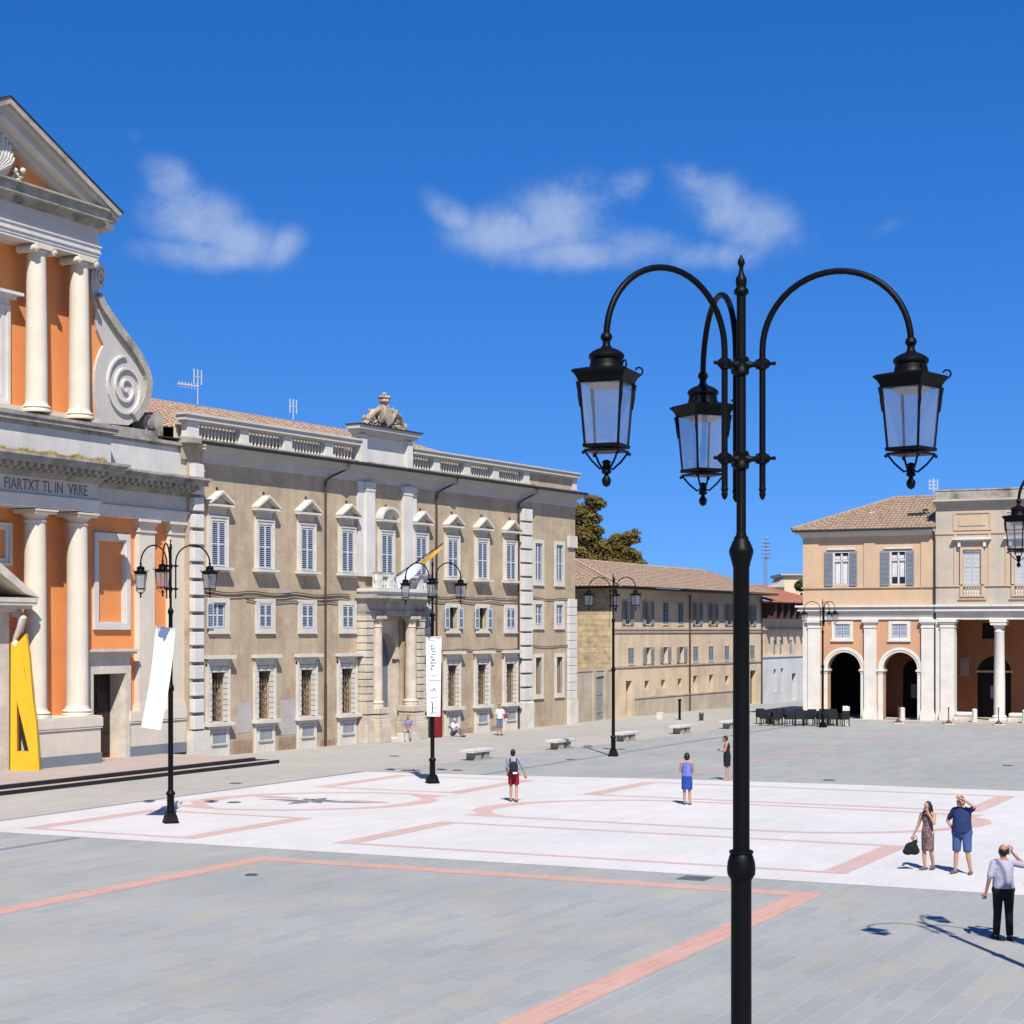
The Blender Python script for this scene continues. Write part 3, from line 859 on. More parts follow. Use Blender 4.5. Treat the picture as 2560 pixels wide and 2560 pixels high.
# tall yellow board leaning on the church step
yb = thing('yellow_sign', 'tall yellow wedge shaped board with cut-out slits standing on the church platform', 'sign', (-18.95, 68.05, .318))
def S(x, y): return ((x - 23.5) / 66.2, (1926 - y) / 66.2)
outl = [S(23.5, 1926), S(96, 1926), S(88, 1800), S(80, 1750), S(71, 1640), S(63, 1583), S(31, 1619), S(25, 1605)]
hole = [S(40, 1753), S(40, 1878), S(70, 1878)]
mb = MB()
A, B_, C_, D_, E_, F_, G_, H_ = outl
h0, h1, h2 = hole
for pts in ([A, B_, h2, h1], [A, h1, h0, H_], [B_, C_, h2], [C_, D_, h0, h2], [D_, E_, h0], [E_, F_, G_, h0], [G_, H_, h0]):
    mb.prism(pts, 0, .28, 'xz')
mb.build('board', m_yellow, yb)
MB().prism([S(55, 1640), S(64, 1705), S(61, 1690)], -.004, .0, 'xz').build('slit', m_dark, yb)
# ---------------------------------------------------------------- the long palace
PA = math.atan2(1, .6012)
palace = thing('palace', 'long tan plastered palace with shuttered windows, stone portal and roof balustrade', 'palace', (3.81, 108.8, 0), PA)
WUP = [-32.9, -29.61, -26.43, -23.18, -19.8, -16.69, -13.64, -10.63, -7.6]
WRT = [-4.42, -1.95]
holes = []
for x in WUP: holes.append((x - .475, x + .475, 8.45, 10.5, .3))
for x in WUP[:4] + WUP[5:]:
    holes.append((x - .45, x + .45, 5.72, 6.86, .28))
    holes.append((x - .46, x + .46, 1.55, 3.75, .5))
for x in WRT:
    holes += [(x - .4, x + .4, 8.5, 10.7, .28), (x - .4, x + .4, 5.95, 7.15, .28), (x - .36, x + .36, 1.9, 4.05, .45)]
holes.append((-20.9, -18.4, .05, 6.1, 1.2))
mb = MB().wall(-34.9, 0, 0, 13.1, holes).wall(-35.4, 0, 13.1, 14.0, [])
mb.box(0, .004, 0, 14, 0, 14.0)
mb.poly([(-34.9, 14, 0), (0, 14, 0), (0, 14, 14), (-34.9, 14, 14)])
mb.poly([(-34.9, 0, 0), (-34.9, 14, 0), (-34.9, 14, 14), (-34.9, 0, 14)])
mb.poly([(-36.9, 0, 13.98), (0, 0, 13.98), (0, 14, 13.98), (-36.9, 14, 13.98)])
mb.build('wall', m_plaster, palace)
# blocked patches and stained base
m_patch = mat('grey render patch', (.50, .45, .42), var=.08)
for q in ((-31.6, -30.55, -.012, .05, .95, 2.35), (-28.45, -27.15, -.012, .05, .7, 2.35)): MB().box(*q).build('render_patch', m_patch, palace)
MB().box(-28.3, -27.7, -.03, .05, 7.36, 7.5).build('wall_plate', m_patch, palace)
m_damp = mat('brown damp plaster', (.42, .285, .18), var=.2, vs=2, streak=.3)
for (a, b) in ((-33.9, -33.75), (-31.9, -30.5), (-28.6, -27.3), (-25.4, -24.2), (-12.7, -11.6), (-9.7, -8.6)):
    MB().box(a, b, -.01, .05, 0, .62 if a < -27 else .3).build('base_patch', m_damp, palace)
# roof behind the balustrade
mb = MB()
mb.tiles((-37, .8, 14.5), (-3.4, .8, 14.5), (-37, 7.0, 16.72), (-9.0, 7.0, 16.72), pitch=.34)
mb.tiles((-3.4, .8, 14.5), (-3.4, 13.4, 14.5), (-9.0, 7.0, 16.72), (-9.0, 7.2, 16.72), pitch=.34)
mb.tiles((-3.4, 13.4, 14.5), (-37, 13.4, 14.5), (-9.0, 7.2, 16.72), (-37, 7.2, 16.72), pitch=.8)
rf = mb.build('roof', m_tile, palace)
mb = MB()
for i in range(60):
    x = -37 + 28 * i / 60
    mb.tube([(x, 7.1, 16.73), (x + .49, 7.1, 16.75)], .13, 6)
mb.build('ridge_cap', m_tile2, rf)
# cornice, gutter, frieze
MB().levels(-34.0, 0, 0, .3, [(13.05, 13.18, .05), (13.18, 13.24, .10), (13.24, 13.5, .12), (13.5, 13.58, .34), (13.58, 13.72, .58), (13.72, 13.8, .66)], (.6, .1)).build('cornice', m_grey, palace)
MB().tube([(-34.8, -.75, 13.83), (.12, -.75, 13.83)], .085, 8).tube([(.10, -.75, 13.83), (.10, 8, 13.83)], .085, 8).build('gutter', m_gutter, palace)
MB().levels(-35.2, .0, 0, .6, [(13.80, 13.92, .46), (13.92, 14.06, .22)], (.5, .5)).build('parapet_base', m_greytop, palace)
# balustrade
mb = MB()
posts = [-34.75, -31.24, -28.06, -24.86, -15.36, -12.35, -9.38, -6.0]
bays = [(-34.4, -31.55), (-30.93, -28.35), (-27.77, -25.15), (-24.57, -22.75), (-17.35, -15.6), (-15.12, -12.6), (-12.1, -9.63), (-9.13, -6.3)]
for (a, b) in bays:
    n = max(4, int((b - a) / .235))
    mb = MB()
    for i in range(n):
        x = a + (b - a) * (i + .5) / n
        mb.lathe([(.055, 0), (.055, .05), (.03, .08), (.075, .25), (.06, .36), (.03, .5), (.05, .58), (.05, .66)], x, .02, 8, 14.1)
    bo = mb.build('balusters', m_stone_warm, palace, smooth=True)
for x in posts:
    w = .3 if x > -34 else .38
    MB().box(x - w, x + w, -.16, .2, 14.06, 14.72).box(x - w - .05, x + w + .05, -.2, .2, 14.06, 14.18).build('post', m_white, palace)
MB().levels(-35.2, -22.7, -.1, .25, [(14.72, 14.80, .06), (14.80, 15.02, .22), (15.02, 15.12, .30)]).levels(-17.4, 0.02, -.1, .25, [(14.72, 14.80, .06), (14.80, 15.02, .22), (15.02, 15.10, .30)], (1, .2)).build('rail', m_grey, palace)
MB().box(-35.2, -22.7, .5, .58, 14.05, 14.8).box(-17.4, -6.2, .5, .58, 14.05, 14.8).build('parapet_back', m_stone_warm, palace)
MB().box(-5.7, -.5, -.04, .25, 14.06, 14.76).build('parapet', m_plaster, palace)
MB().box(-.5, .0, -.12, .3, 14.06, 14.76).build('post', m_white, palace)
# raised attic over the portal with its carved coat of arms
at = MB().box(-22.5, -17.85, -.1, .2, 14.0, 15.35).box(-22.45, -21.95, -.34, -.05, 14.0, 15.2).box(-18.35, -17.9, -.34, -.05, 14.0, 15.2)
at.taper(-22.42, -21.98, -.30, 0, 15.2, 15.36, .04).taper(-18.32, -17.93, -.30, 0, 15.2, 15.36, .04)
at = at.build('attic', m_white, palace)
MB().levels(-22.5, -17.85, -.1, .2, [(15.36, 15.46, .12), (15.46, 15.62, .34), (15.62, 15.80, .5)], (.9, .7)).build('attic_cornice', m_grey, at)
MB().box(-23.0, -17.42, -.68, .25, 15.80, 15.86).build('attic_cap', m_gutter, at)
rnd = random.Random(11)
mb = MB()
mb.ball((-19.9, .1, 16.55), (.42, .22, .62), 14)
mb.prism([(-19.9 + .34 * math.cos(t), 16.5 + .46 * math.sin(t)) for t in [i * PI / 10 for i in range(20)]], -.22, .1, 'xz')
mb.ball((-19.85, .1, 17.3), (.32, .26, .18), 12)
for k in range(9):
    mb.ball((-19.85 + .3 * math.cos(k * .7), .1 + .22 * math.sin(k * .7), 17.5), .09, 8)
mb.ball((-19.85, .1, 17.66), .12, 8)
for k in range(330):
    x = rnd.uniform(-1.75, 1.75)
    top = 1.25 - .52 * abs(x) + (.18 if abs(abs(x) - 1.0) < .35 else 0)
    z = rnd.random() * max(.25, top)
    if abs(x) < .35 and z < 1.0: continue
    mb.ball((-19.9 + x, .08 + rnd.uniform(-.16, .16), 15.9 + z), (rnd.uniform(.045, .11), .10, rnd.uniform(.05, .14)), 7)
for s in (-1, 1):
    mb.tube([(-19.9 + s * .4, 0, 16.2), (-19.9 + s * .75, -.1, 16.8), (-19.9 + s * 1.1, -.05, 16.6), (-19.9 + s * 1.5, 0, 16.2), (-19.9 + s * 1.75, 0, 15.95)], [.14, .15, .17, .15, .12], 8)
mb.build('coat_of_arms', mat('weathered carved stone', (.45, .38, .28), var=.35, vs=3, c2=(.22, .17, .12), fine=.25, bump=.6, bs=9), palace, smooth=True)
# giant pilasters either side of the middle window
for (a, b, c) in ((-22.4, -21.85, 0), (-21.85, -21.1, 1), (-18.5, -17.75, 1), (-17.75, -17.2, 0)):
    p = -.10 - .12 * c
    MB().box(a, b, p, .05, 8.4, 13.045).levels(a, b, p, .05, [(12.6, 12.68, .03), (12.8, 13.04, .03)]).levels(a, b, p, .05, [(8.32, 8.56, .05)]).build('pilaster', m_white, palace)
# --- window kit (local origin at the foot of the opening)
def leaf(mb, x0, x1, z0, z1, y, n, tilt=.02):
    b = .05
    mb.use(1)
    mb.box(x0, x0 + b, y - .02, y + .02, z0, z1).box(x1 - b, x1, y - .02, y + .02, z0, z1)
    mb.box(x0 + b, x1 - b, y - .02, y + .02, z0, z0 + .07).box(x0 + b, x1 - b, y - .02, y + .02, z1 - .07, z1).box(x0 + b, x1 - b, y - .02, y + .02, (z0 + z1) / 2 - .03, (z0 + z1) / 2 + .03)
    mb.use(0)
    for i in range(n):
        z = z0 + .08 + (z1 - z0 - .16) * i / n
        h = (z1 - z0 - .16) / n
        mb.add([(x0 + b, y - .018, z), (x1 - b, y - .018, z), (x1 - b, y + .02, z + h * .62), (x0 + b, y + .02, z + h * .62), (x0 + b, y - .006, z), (x1 - b, y - .006, z), (x1 - b, y + .026, z + h * .62), (x0 + b, y + .026, z + h * .62)],
               [(0, 1, 2, 3), (7, 6, 5, 4), (0, 4, 5, 1), (2, 6, 7, 3)])
    return mb
def kit_upper(segment=False):
    f = MB().box(-.64, -.475, -.17, .06, 0, 2.05).box(.475, .64, -.17, .06, 0, 2.05).box(-.64, .64, -.17, .06, 2.05, 2.26)
    f.band([(-.64, 0), (-.64, 2.26), (.64, 2.26), (.64, 0)], [(-.58, 0), (-.58, 2.2), (.58, 2.2), (.58, 0)], -.21, -.17, 'xz', closed=False)
    f = f.build('window', m_stone, palace)
    MB().levels(-.60, .60, -.06, .05, [(-.22, -.14, .14), (-.14, -.02, .34)], (.5, .5)).build('sill', m_stone, f)
    p = MB().levels(-.62, .62, -.05, .05, [(2.62, 2.68, .10), (2.68, 2.78, .36)], (.5, .5))
    if not segment:
        for s in (-1, 1):
            p.prism([(0, 3.40), (0, 3.28), (s * .82, 2.79), (s * .82, 2.88)][::s], -.44, .05, 'xz')
        p.prism([(-.75, 2.78), (.75, 2.78), (0, 3.28)], -.06, .05, 'xz')
    else:
        arc = [(.82 * math.cos(t), 2.80 + .66 * math.sin(t)) for t in [PI * i / 14 for i in range(15)]]
        arc2 = [(.74 * math.cos(t), 2.78 + .54 * math.sin(t)) for t in [PI * i / 14 for i in range(15)]]
        p.band(arc, arc2, -.44, .05, 'xz', closed=False)
        p.prism(arc2, -.06, .05, 'xz')
    p.build('pediment', m_stone, f)
    MB().box(-.62, .62, -.05, .03, 2.26, 2.62).build('frieze', m_stone_warm, f)
    for s in (-1, 1):
        leaf(MB(), min(0.005 * s, s * .47), max(.005 * s, s * .47), .02, 2.03, -.125, 20).build('shutter', [m_shut, m_shutf], f)
    MB().box(-.475, .475, .16, .18, 0, 2.05).build('pane', m_glass, f)
    MB().lathe([(.05, 0), (.06, .06), (.02, .12)], 0, -.05, 8, 3.46).build('finial', m_gutter, f)
    return f
proto = kit_upper()
for i, x in enumerate(WUP):
    if i == 4: o = kit_upper(True)
    else: o = proto if i == 0 else copy_tree(proto, palace)
    o.location = (x - .14, 0, 8.45)
def kit_small(state):
    f = MB().band([(-.7, -.18), (.7, -.18), (.7, 1.36), (-.7, 1.36)], [(-.45, 0), (.45, 0), (.45, 1.14), (-.45, 1.14)], -.08, .05, 'xz')
    f.box(-.72, .72, -.12, .03, -.26, -.18)
    f = f.build('window', m_stone, palace)
    if state == 0:
        for s in (-1, 1):
            leaf(MB(), min(0.005 * s, s * .445), max(.005 * s, s * .445), .02, 1.12, -.04, 13).build('shutter', [m_shut, m_shutf], f)
    else:
        for s in ((-1, 1) if state == 2 else (-1,)):
            a, b = (.47, .90)
            leaf(MB(), min(a * s, b * s), max(a * s, b * s), .0, 1.14, -.13, 13).build('shutter', [m_shut, m_shutf], f)
        if state == 1:
            leaf(MB(), -.44, .0, .02, 1.12, .06, 13).build('shutter', [m_shut, m_shutf], f); leaf(MB(), .0, .44, .02, 1.12, .06, 13).build('shutter', [m_shut, m_shutf], f)
    MB().box(-.45, .45, .24, .27, 0, 1.14).build('pane', m_glass, f)
    return f
protos = {}
for i, x in enumerate(WUP):
    if i == 4: continue
    st = {0: 1, 5: 2, 6: 2, 7: 2}.get(i, 0)
    if i == 7: st = 2
    if i == 8: st = 0
    if st not in protos: protos[st] = kit_small(st); o = protos[st]
    else: o = copy_tree(protos[st], palace)
    o.location = (x, 0, 5.72)
m_iron = mat('rusty window grille', (.20, .145, .10), rough=.8, var=.4, vs=6)
def kit_ground():
    f = MB().box(-.78, -.66, -.14, .05, -.05, 2.62).box(.66, .78, -.14, .05, -.05, 2.62).box(-.78, .78, -.10, .05, 2.46, 2.72)
    n = 9
    for k in range(n):
        z0, z1 = 2.2 * k / n, 2.2 * (k + 1) / n - .025
        for s in (-1, 1):
            f.box(min(s * .46, s * .655), max(s * .46, s * .655), -.09 - .015 * (k % 2), .05, z0, z1)
    for k in range(5):
        x0 = -.655 + 1.31 * k / 5
        f.box(x0, x0 + 1.31 / 5 - .02, -.09 - .02 * (k % 2), .05, 2.2, 2.44)
    f = f.build('window', m_stone, palace)
    MB().levels(-.70, .70, -.08, .05, [(2.72, 2.80, .10), (2.80, 2.95, .32)], (.6, .6)).build('hood', m_stone, f)
    MB().levels(-.74, .74, -.10, .05, [(-.30, -.2, .1), (-.2, -.04, .26)], (.5, .5)).build('sill', m_stone, f)
    b = MB().box(-.72, .72, -.12, .05, -1.55, -.30).band([(-.55, -1.05), (.55, -1.05), (.55, -.42), (-.55, -.42)], [(-.48, -.98), (.48, -.98), (.48, -.49), (-.48, -.49)], -.16, -.12, 'xz').build('pedestal', m_stone, f)
    MB().box(-.47, .47, -.128, -.1, -.97, -.50).box(-.5, .5, -.17, -.12, -1.1, -1.055).build('grate', m_metal, f)
    g = MB()
    for i in range(5):
        x = -.46 + .92 * (i + .5) / 5
        g.tube([(x, .12, 0), (x, .12, 2.2)], .016, 5)
    for k in range(7):
        for i in range(4):
            x = -.46 + .92 * (i + 1) / 5; z = 2.2 * (k + .5) / 7
            g.tube([(x + .1 * math.cos(t), .12, z + .15 * math.sin(t)) for t in [j * PI / 4 for j in range(9)]], .016, 4)
    g.build('grille', m_iron, f)
    MB().box(-.46, .46, .46, .49, 0, 2.2).build('pane', m_glass, f)
    return f
proto = kit_ground()
for n_, i in enumerate((0, 1, 2, 3, 5, 6, 7, 8)):
    o = proto if n_ == 0 else copy_tree(proto, palace)
    o.location = (WUP[i] - .08, 0, 1.55)
def kit_right(h, w, gr=False):
    f = MB().band([(-w - .2, -.2), (w + .2, -.2), (w + .2, h + .22), (-w - .2, h + .22)], [(-w, 0), (w, 0), (w, h), (-w, h)], -.06, .05, 'xz')
    f.box(-w - .22, w + .22, -.1, .03, -.27, -.2)
    f = f.build('window', m_stone, palace)
    if not gr:
        for s in (-1, 1): leaf(MB(), min(0.005 * s, s * (w - .005)), max(.005 * s, s * (w - .005)), .02, h - .02, .05, int(h * 11)).build('shutter', [m_shut, m_shutf], f)
    else:
        g = MB()
        for i in range(4): g.tube([(-w + 2 * w * (i + .5) / 4, .1, 0), (-w + 2 * w * (i + .5) / 4, .1, h)], .015, 5)
        g.build('grille', m_iron, f)
        MB().box(-w, w, .4, .43, 0, h).build('pane', m_glass, f)
    return f
for (h, w, gr, z) in ((2.2, .4, False, 8.5), (1.2, .4, False, 5.95), (2.15, .36, True, 1.9)):
    k = kit_right(h, w, gr)
    for j, x in enumerate(WRT):
        o = k if j == 0 else copy_tree(k, palace)
        o.location = (x, 0, z)
# quoins
def quoin(x0, x1, z0, z1, pitch, gap, p, alt=0.0, m=m_white):
    b = MB().box(x0 + .04, x1 - .04, -p * .35, .03, z0, z1).build('quoin_strip', m_joint if gap > .05 else m_stone, palace)
    mb = MB()
    n = int(round((z1 - z0) / pitch)); h = (z1 - z0) / n
    for k in range(n):
        e = alt if k % 2 else 0
        mb.box(x0 - e, x1 + e, -p, .02, z0 + k * h + gap / 2, z0 + (k + 1) * h - gap / 2)
    mb.build('quoin_blocks', m, b, bevel=.025)
quoin(-34.82, -34.18, 1.2, 13.0, .74, .15, .30)
MB().box(-34.95, -33.85, -.35, .03, 0, 1.2).build('quoin_base', m_stone, palace)
quoin(-6.5, -5.48, 1.55, 12.65, .79, .11, .26)
MB().box(-6.6, -5.38, -.30, .03, 0, 1.45).taper(-6.58, -5.4, -.28, .03, 1.45, 1.55, -.05).build('quoin_base', m_stone, palace)
quoin(-.98, .02, 1.5, 7.5, .5, .022, .14)
MB().box(-1.0, .05, -.2, .03, 0, 1.5).build('quoin_base', m_stone, palace)
MB().box(-.95, .06, -.14, .03, 10.6, 11.3).build('corner_block', m_stone, palace)
# downpipes and cables
for x in (-25.1, -15.35, -6.85):
    mb = MB().tube([(x + 1.1, -.76, 13.76), (x + 1.05, -.70, 13.5), (x + .35, -.22, 13.1), (x, -.12, 12.85), (x, -.12, 3.0)], .055, 8).build('downpipe', m_pipe, palace)
    MB().tube([(x, -.12, 3.0), (x, -.12, .02)], .07, 8).build('downpipe_foot', m_pipe, mb)
rnd = random.Random(2)
for (x0, x1, z) in ((-33.95, -23.0, 7.42), (-33.95, -23.0, 7.25), (-16.3, -6.9, 7.48), (-16.3, -6.9, 7.22), (-5.1, -1.0, 7.55), (-16.0, -6.9, 4.62), (-5.1, -1, 4.75), (-31, -24, 7.02)):
    n = int((x1 - x0) / .7)
    MB().tube([(x0 + (x1 - x0) * i / n, -.06, z - .10 * math.sin(PI * ((i * .7) % 3.2) / 3.2) + rnd.uniform(-.02, .02)) for i in range(n + 1)], .024, 5).build('wall_cable', m_pipe, palace)

# portal
PCX = -19.75
def pbox(mb, a, b, y0, y1, z0, z1, both=True):
    mb.box(PCX + a, PCX + b, y0, y1, z0, z1)
    if both: mb.box(PCX - b, PCX - a, y0, y1, z0, z1)
    return mb
mb = MB()
n = 12
for k in range(n):
    z0 = 1.75 + (6.1 - 1.75) * k / n; z1 = 1.75 + (6.1 - 1.75) * (k + 1) / n - .05
    pbox(mb, 1.98, 2.62, -.56 - (.03 if k % 2 else 0), .05, z0, z1)
pbox(mb, 2.01, 2.58, -.50, .05, 1.75, 6.1)
pbox(mb, 1.95, 2.66, -.62, .05, 1.45, 1.75); pbox(mb, 1.98, 2.62, -.58, .05, 1.2, 1.4); pbox(mb, 1.95, 2.66, -.64, .05, .95, 1.2); pbox(mb, 1.92, 2.70, -.68, .05, 0, .95)
pbox(mb, 1.95, 2.66, -.62, .05, 6.1, 6.35)
portal = mb.build('portal', mat('weathered portal stone', (.66, .57, .44), var=.2, vs=1.2, c2=(.50, .42, .31), streak=.4, fine=.14, bump=.3, bs=10), palace, bevel=.02)
m_portal = MATS['weathered portal stone']
for s in (-1, 1):
    x = PCX + s * 1.52
    c = MB().lathe([(.40, 0), (.40, .12), (.36, .16), (.40, .24), (.34, .32), (.31, .36), (.31, 1.4), (.275, 4.0), (.31, 4.04), (.275, 4.1), (.275, 4.25), (.36, 4.45)], 0, 0, 20).box(-.38, .38, -.38, .38, 4.45, 4.6).build('column', m_portal, palace, smooth=35, loc=(x, -.42, 1.75))
    MB().box(-.5, .5, -.5, .5, -.3, 0).box(-.46, .46, -.46, .46, -.55, -.35).box(-.5, .5, -.5, .5, -.8, -.55).box(-.54, .54, -.54, .54, -1.75, -.8).build('pedestal', m_portal, c, bevel=.03)
MB().levels(PCX - 2.64, PCX + 2.64, -.60, .05, [(6.35, 6.55, .0), (6.55, 6.62, .06), (6.62, 7.0, .0), (7.0, 7.1, .08), (7.1, 7.22, .25), (7.22, 7.42, .6)], (.3, .3)).build('entablature', m_greytop, portal)  # weathered stone, its dark tone also stands in for shade under the balcony
# inner arch and door
mb = MB().wall(PCX - 1.15, PCX + 1.25, .02, 6.34, [(PCX - .95, PCX + 1.05, .02, 5.5, .55, 4.3)], .15)
pbox(mb, .9, 1.2, .05, .3, 4.15, 4.35)
mb.build('inner_arch', m_portal, portal)
MB().box(PCX - 1.1, PCX + 1.2, .7, .76, .02, 5.6).build('door', mat('blue grey portal door', (.16, .19, .24), rough=.5, var=.15), portal)
MB().box(PCX - 1.3, PCX + 1.3, -.9, .7, 0, .14).build('threshold', m_stone, portal)
# balcony
mb = MB().levels(PCX - 2.5, PCX + 2.5, -1.15, .05, [(7.42, 7.55, .05), (7.55, 7.72, .16)])
bal = mb.build('balcony', m_white, palace)
for a in (-2.28, -1.3, 0, 1.3, 2.28):
    mb = MB()
    mb.box(PCX + a - .2, PCX + a + .2, -1.2, -.85, 7.72, 8.4).taper(PCX + a - .16, PCX + a + .16, -1.18, -.88, 8.4, 8.52, .06).ball((PCX + a, -1.03, 8.15), (.27, .2, .3), 10)
    mb.build('post', m_white, bal)
mb = MB()
for i in range(22):
    a = -2.1 + 4.2 * i / 21
    mb.lathe([(.06, 0), (.03, .08), (.085, .26), (.035, .48), (.06, .56)], PCX + a, -1.03, 8, 7.74)
mb.box(PCX - 2.3, PCX + 2.3, -1.16, -.9, 8.30, 8.40)
mb.build('balusters', m_white, bal, smooth=35)

def palace_pt(x, y, z):
    c, s = math.cos(PA), math.sin(PA)
    return (3.81 + c * x - s * y, 108.8 + s * x + c * y, z)
# flag on the balcony
fl = thing('flag', 'white and yellow flag on a slanted pole leaning out from the palace balcony', 'flag', palace_pt(-20.9, -1.0, 8.1), PA)
MB().tube([(-.6, .1, -.25), (3.3, -1.0, 2.0)], .028, 8).build('flagpole', m_black, fl)
def flagpart(t0, t1, name, m):
    mb = MB()
    n = 10
    for i in range(n):
        a = t0 + (t1 - t0) * i / n; b = t0 + (t1 - t0) * (i + 1) / n
        def pt(t, k):
            base = Vector((-.6 + 3.9 * t, .1 - 1.1 * t, -.25 + 2.25 * t))
            return tuple(base + Vector((.35 * k * (1 - t), -.05 * math.sin(t * 14 + k), -(.10 + .62 * k * (1.15 - t)))))
        for k in (0, .5):
            mb.poly([pt(a, k), pt(b, k), pt(b, k + .5), pt(a, k + .5)])
    mb.build(name, m, fl, smooth=True)
flagpart(.22, .62, 'white_cloth', m_cloth)
flagpart(.62, .98, 'yellow_cloth', mat('yellow flag cloth', (.72, .42, .06), var=.1))
# roof aerials
def aerial(name, label, x, h, kind):
    a = thing(name, label, 'antenna', palace_pt(x, 7.0, 16.9), PA, 'television aerials on the palace roof')
    m = mat('pale aerial metal', (.70, .74, .78), rough=.4, metal=.3)
    MB().tube([(0, 0, 0), (0, 0, h)], .03, 6).build('mast', m, a)
    mb = MB()
    for s in (-.28, 0, .28):
        mb.tube([(s, 0, h - .75), (s, 0, h)], .035, 6)
    mb.tube([(-.3, 0, h - .38), (.3, 0, h - .38)], .03, 6)
    mb.build('panel_aerial', m, a)
    if kind:
        mb = MB().tube([(.05, 0, h - .85), (-1.25, .2, h - .85)], .05, 6)
        for i in range(6):
            x = -.2 - i * .19
            mb.tube([(x, .2 * (.15 + i / 6), h - 1.0), (x, .2 * (.15 + i / 6), h - .7)], .025, 5)
        mb.build('comb_aerial', m, a)
aerial('roof_antenna', 'taller roof aerial with a sideways comb above the palace roof', -26.2, 1.75, True)
aerial('roof_antenna', 'small three-bar roof aerial nearer the attic crest', -18.5, 1.1, False)
# red panel by the portal
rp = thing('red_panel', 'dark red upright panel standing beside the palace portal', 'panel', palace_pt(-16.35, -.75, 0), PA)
MB().box(-.42, .42, -.05, .05, .06, 1.75).build('panel_board', m_red, rp)
MB().box(-.46, .46, -.08, .08, 1.75, 3.9).box(-.46, -.42, -.08, .08, 0, 1.75).box(.42, .46, -.08, .08, 0, 1.75).build('panel_frame', mat('dark maroon recess shade', (.06, .015, .02), rough=.6), rp)  # dark maroon upper box stands in for the shadowed recess above the board
# ---------------------------------------------------------------- arcade house and loggia house on the right (x right, y in)
RA = math.atan2(-.43, .9028)
RO = (18.84, 114.1, 0)
arc = thing('arcade_house', 'peach and beige corner house with two round arches, tiled hip roof and grey shutters', 'house', RO, RA)
def right_pt(x, y, z): return (RO[0] + math.cos(RA) * x - math.sin(RA) * y, RO[1] + math.sin(RA) * x + math.cos(RA) * y, z)
A1, A2 = (1.17, 3.29), (4.70, 6.84)
mb = MB().wall(-.35, 7.95, 0.1, 6.3, [(A1[0], A1[1], .1, 4.26, .7, 3.2), (A2[0], A2[1], .1, 4.26, .7, 3.2), (1.64, 2.6, 5.2, 6.02, .2), (5.24, 6.2, 5.2, 6.02, .2)], 0)
mb.poly([(-.35, 0, .1), (-.35, 10, .1), (-.35, 10, 6.3), (-.35, 0, 6.3)])
mb.build('lower_wall', m_housep, arc)
mb = MB().wall(-.42, 7.95, 7.2, 11.75, [(1.52, 2.6, 8.45, 10.57, .22), (5.12, 6.18, 8.45, 10.57, .22)], 0)
mb.poly([(-.42, 0, 7.2), (-.42, 10, 7.2), (-.42, 10, 11.75), (-.42, 0, 11.75)])
mb.box(-.42, .62, -.06, .0, 8.35, 11.25).box(3.5, 4.2, -.06, 0, 8.35, 11.25).box(7.05, 7.95, -.06, 0, 8.35, 11.25).box(-.42, 7.95, -.06, 0, 11.25, 11.5)
mb.build('upper_wall', m_house, arc)
MB().poly([(-.35, 10, .1), (7.95, 10, .1), (7.95, 10, 11.75), (-.35, 10, 11.75)]).build('back_wall', m_house, arc)
# porch room behind the arches
mb = MB().wall(3.9, 7.9, .1, 5.2, [(5.0, 6.5, .1, 3.75, .25, 3.0)], 4.0)
mb.poly([(3.9, .7, .1), (3.9, 4, .1), (3.9, 4, 5.2), (3.9, .7, 5.2)])
mb.poly([(7.9, .7, .1), (7.9, 4, .1), (7.9, 4, 5.2), (7.9, .7, 5.2)])
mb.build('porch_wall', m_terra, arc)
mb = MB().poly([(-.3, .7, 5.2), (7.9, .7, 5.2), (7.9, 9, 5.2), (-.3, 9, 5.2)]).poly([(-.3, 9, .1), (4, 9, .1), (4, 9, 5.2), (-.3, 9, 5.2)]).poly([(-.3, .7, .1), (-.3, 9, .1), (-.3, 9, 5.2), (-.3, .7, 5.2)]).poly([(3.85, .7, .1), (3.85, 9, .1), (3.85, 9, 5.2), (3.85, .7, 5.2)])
mb.build('passage', mat('shade darkened passage render', (.06, .05, .045), var=.2), arc)  # near-black colour puts the deep passage's shade into its walls
MB().box(5.0, 6.5, 4.2, 4.24, .1, 3.75).box(5.0, 6.5, 4.12, 4.2, 2.92, 3.02).build('porch_door', m_dark, arc)
MB().box(5.5, 6.0, 4.08, 4.1, 1.3, 2.2).build('notice', mat('dull paper notice', (.35, .34, .31)), arc)
for (a, b) in ((-.06, .72), (3.54, 4.29), (7.11, 7.88)):
    p = MB().box(a, b, -.18, .04, .72, 5.78).levels(a, b, -.18, .04, [(.1, .5, .08), (.5, .62, .05), (.62, .72, .02)]).build('pilaster', m_travert, arc)
    MB().levels(a, b, -.18, .04, [(5.78, 5.86, .04), (5.86, 6.02, .0), (6.02, 6.12, .06), (6.12, 6.3, .12)]).build('capital', m_travert, p)
MB().box(-.40, -.06, -.1, .3, .1, 6.3).box(-.42, -.36, .3, 1.4, .1, 6.3).build('corner_pilaster', m_travert, arc)
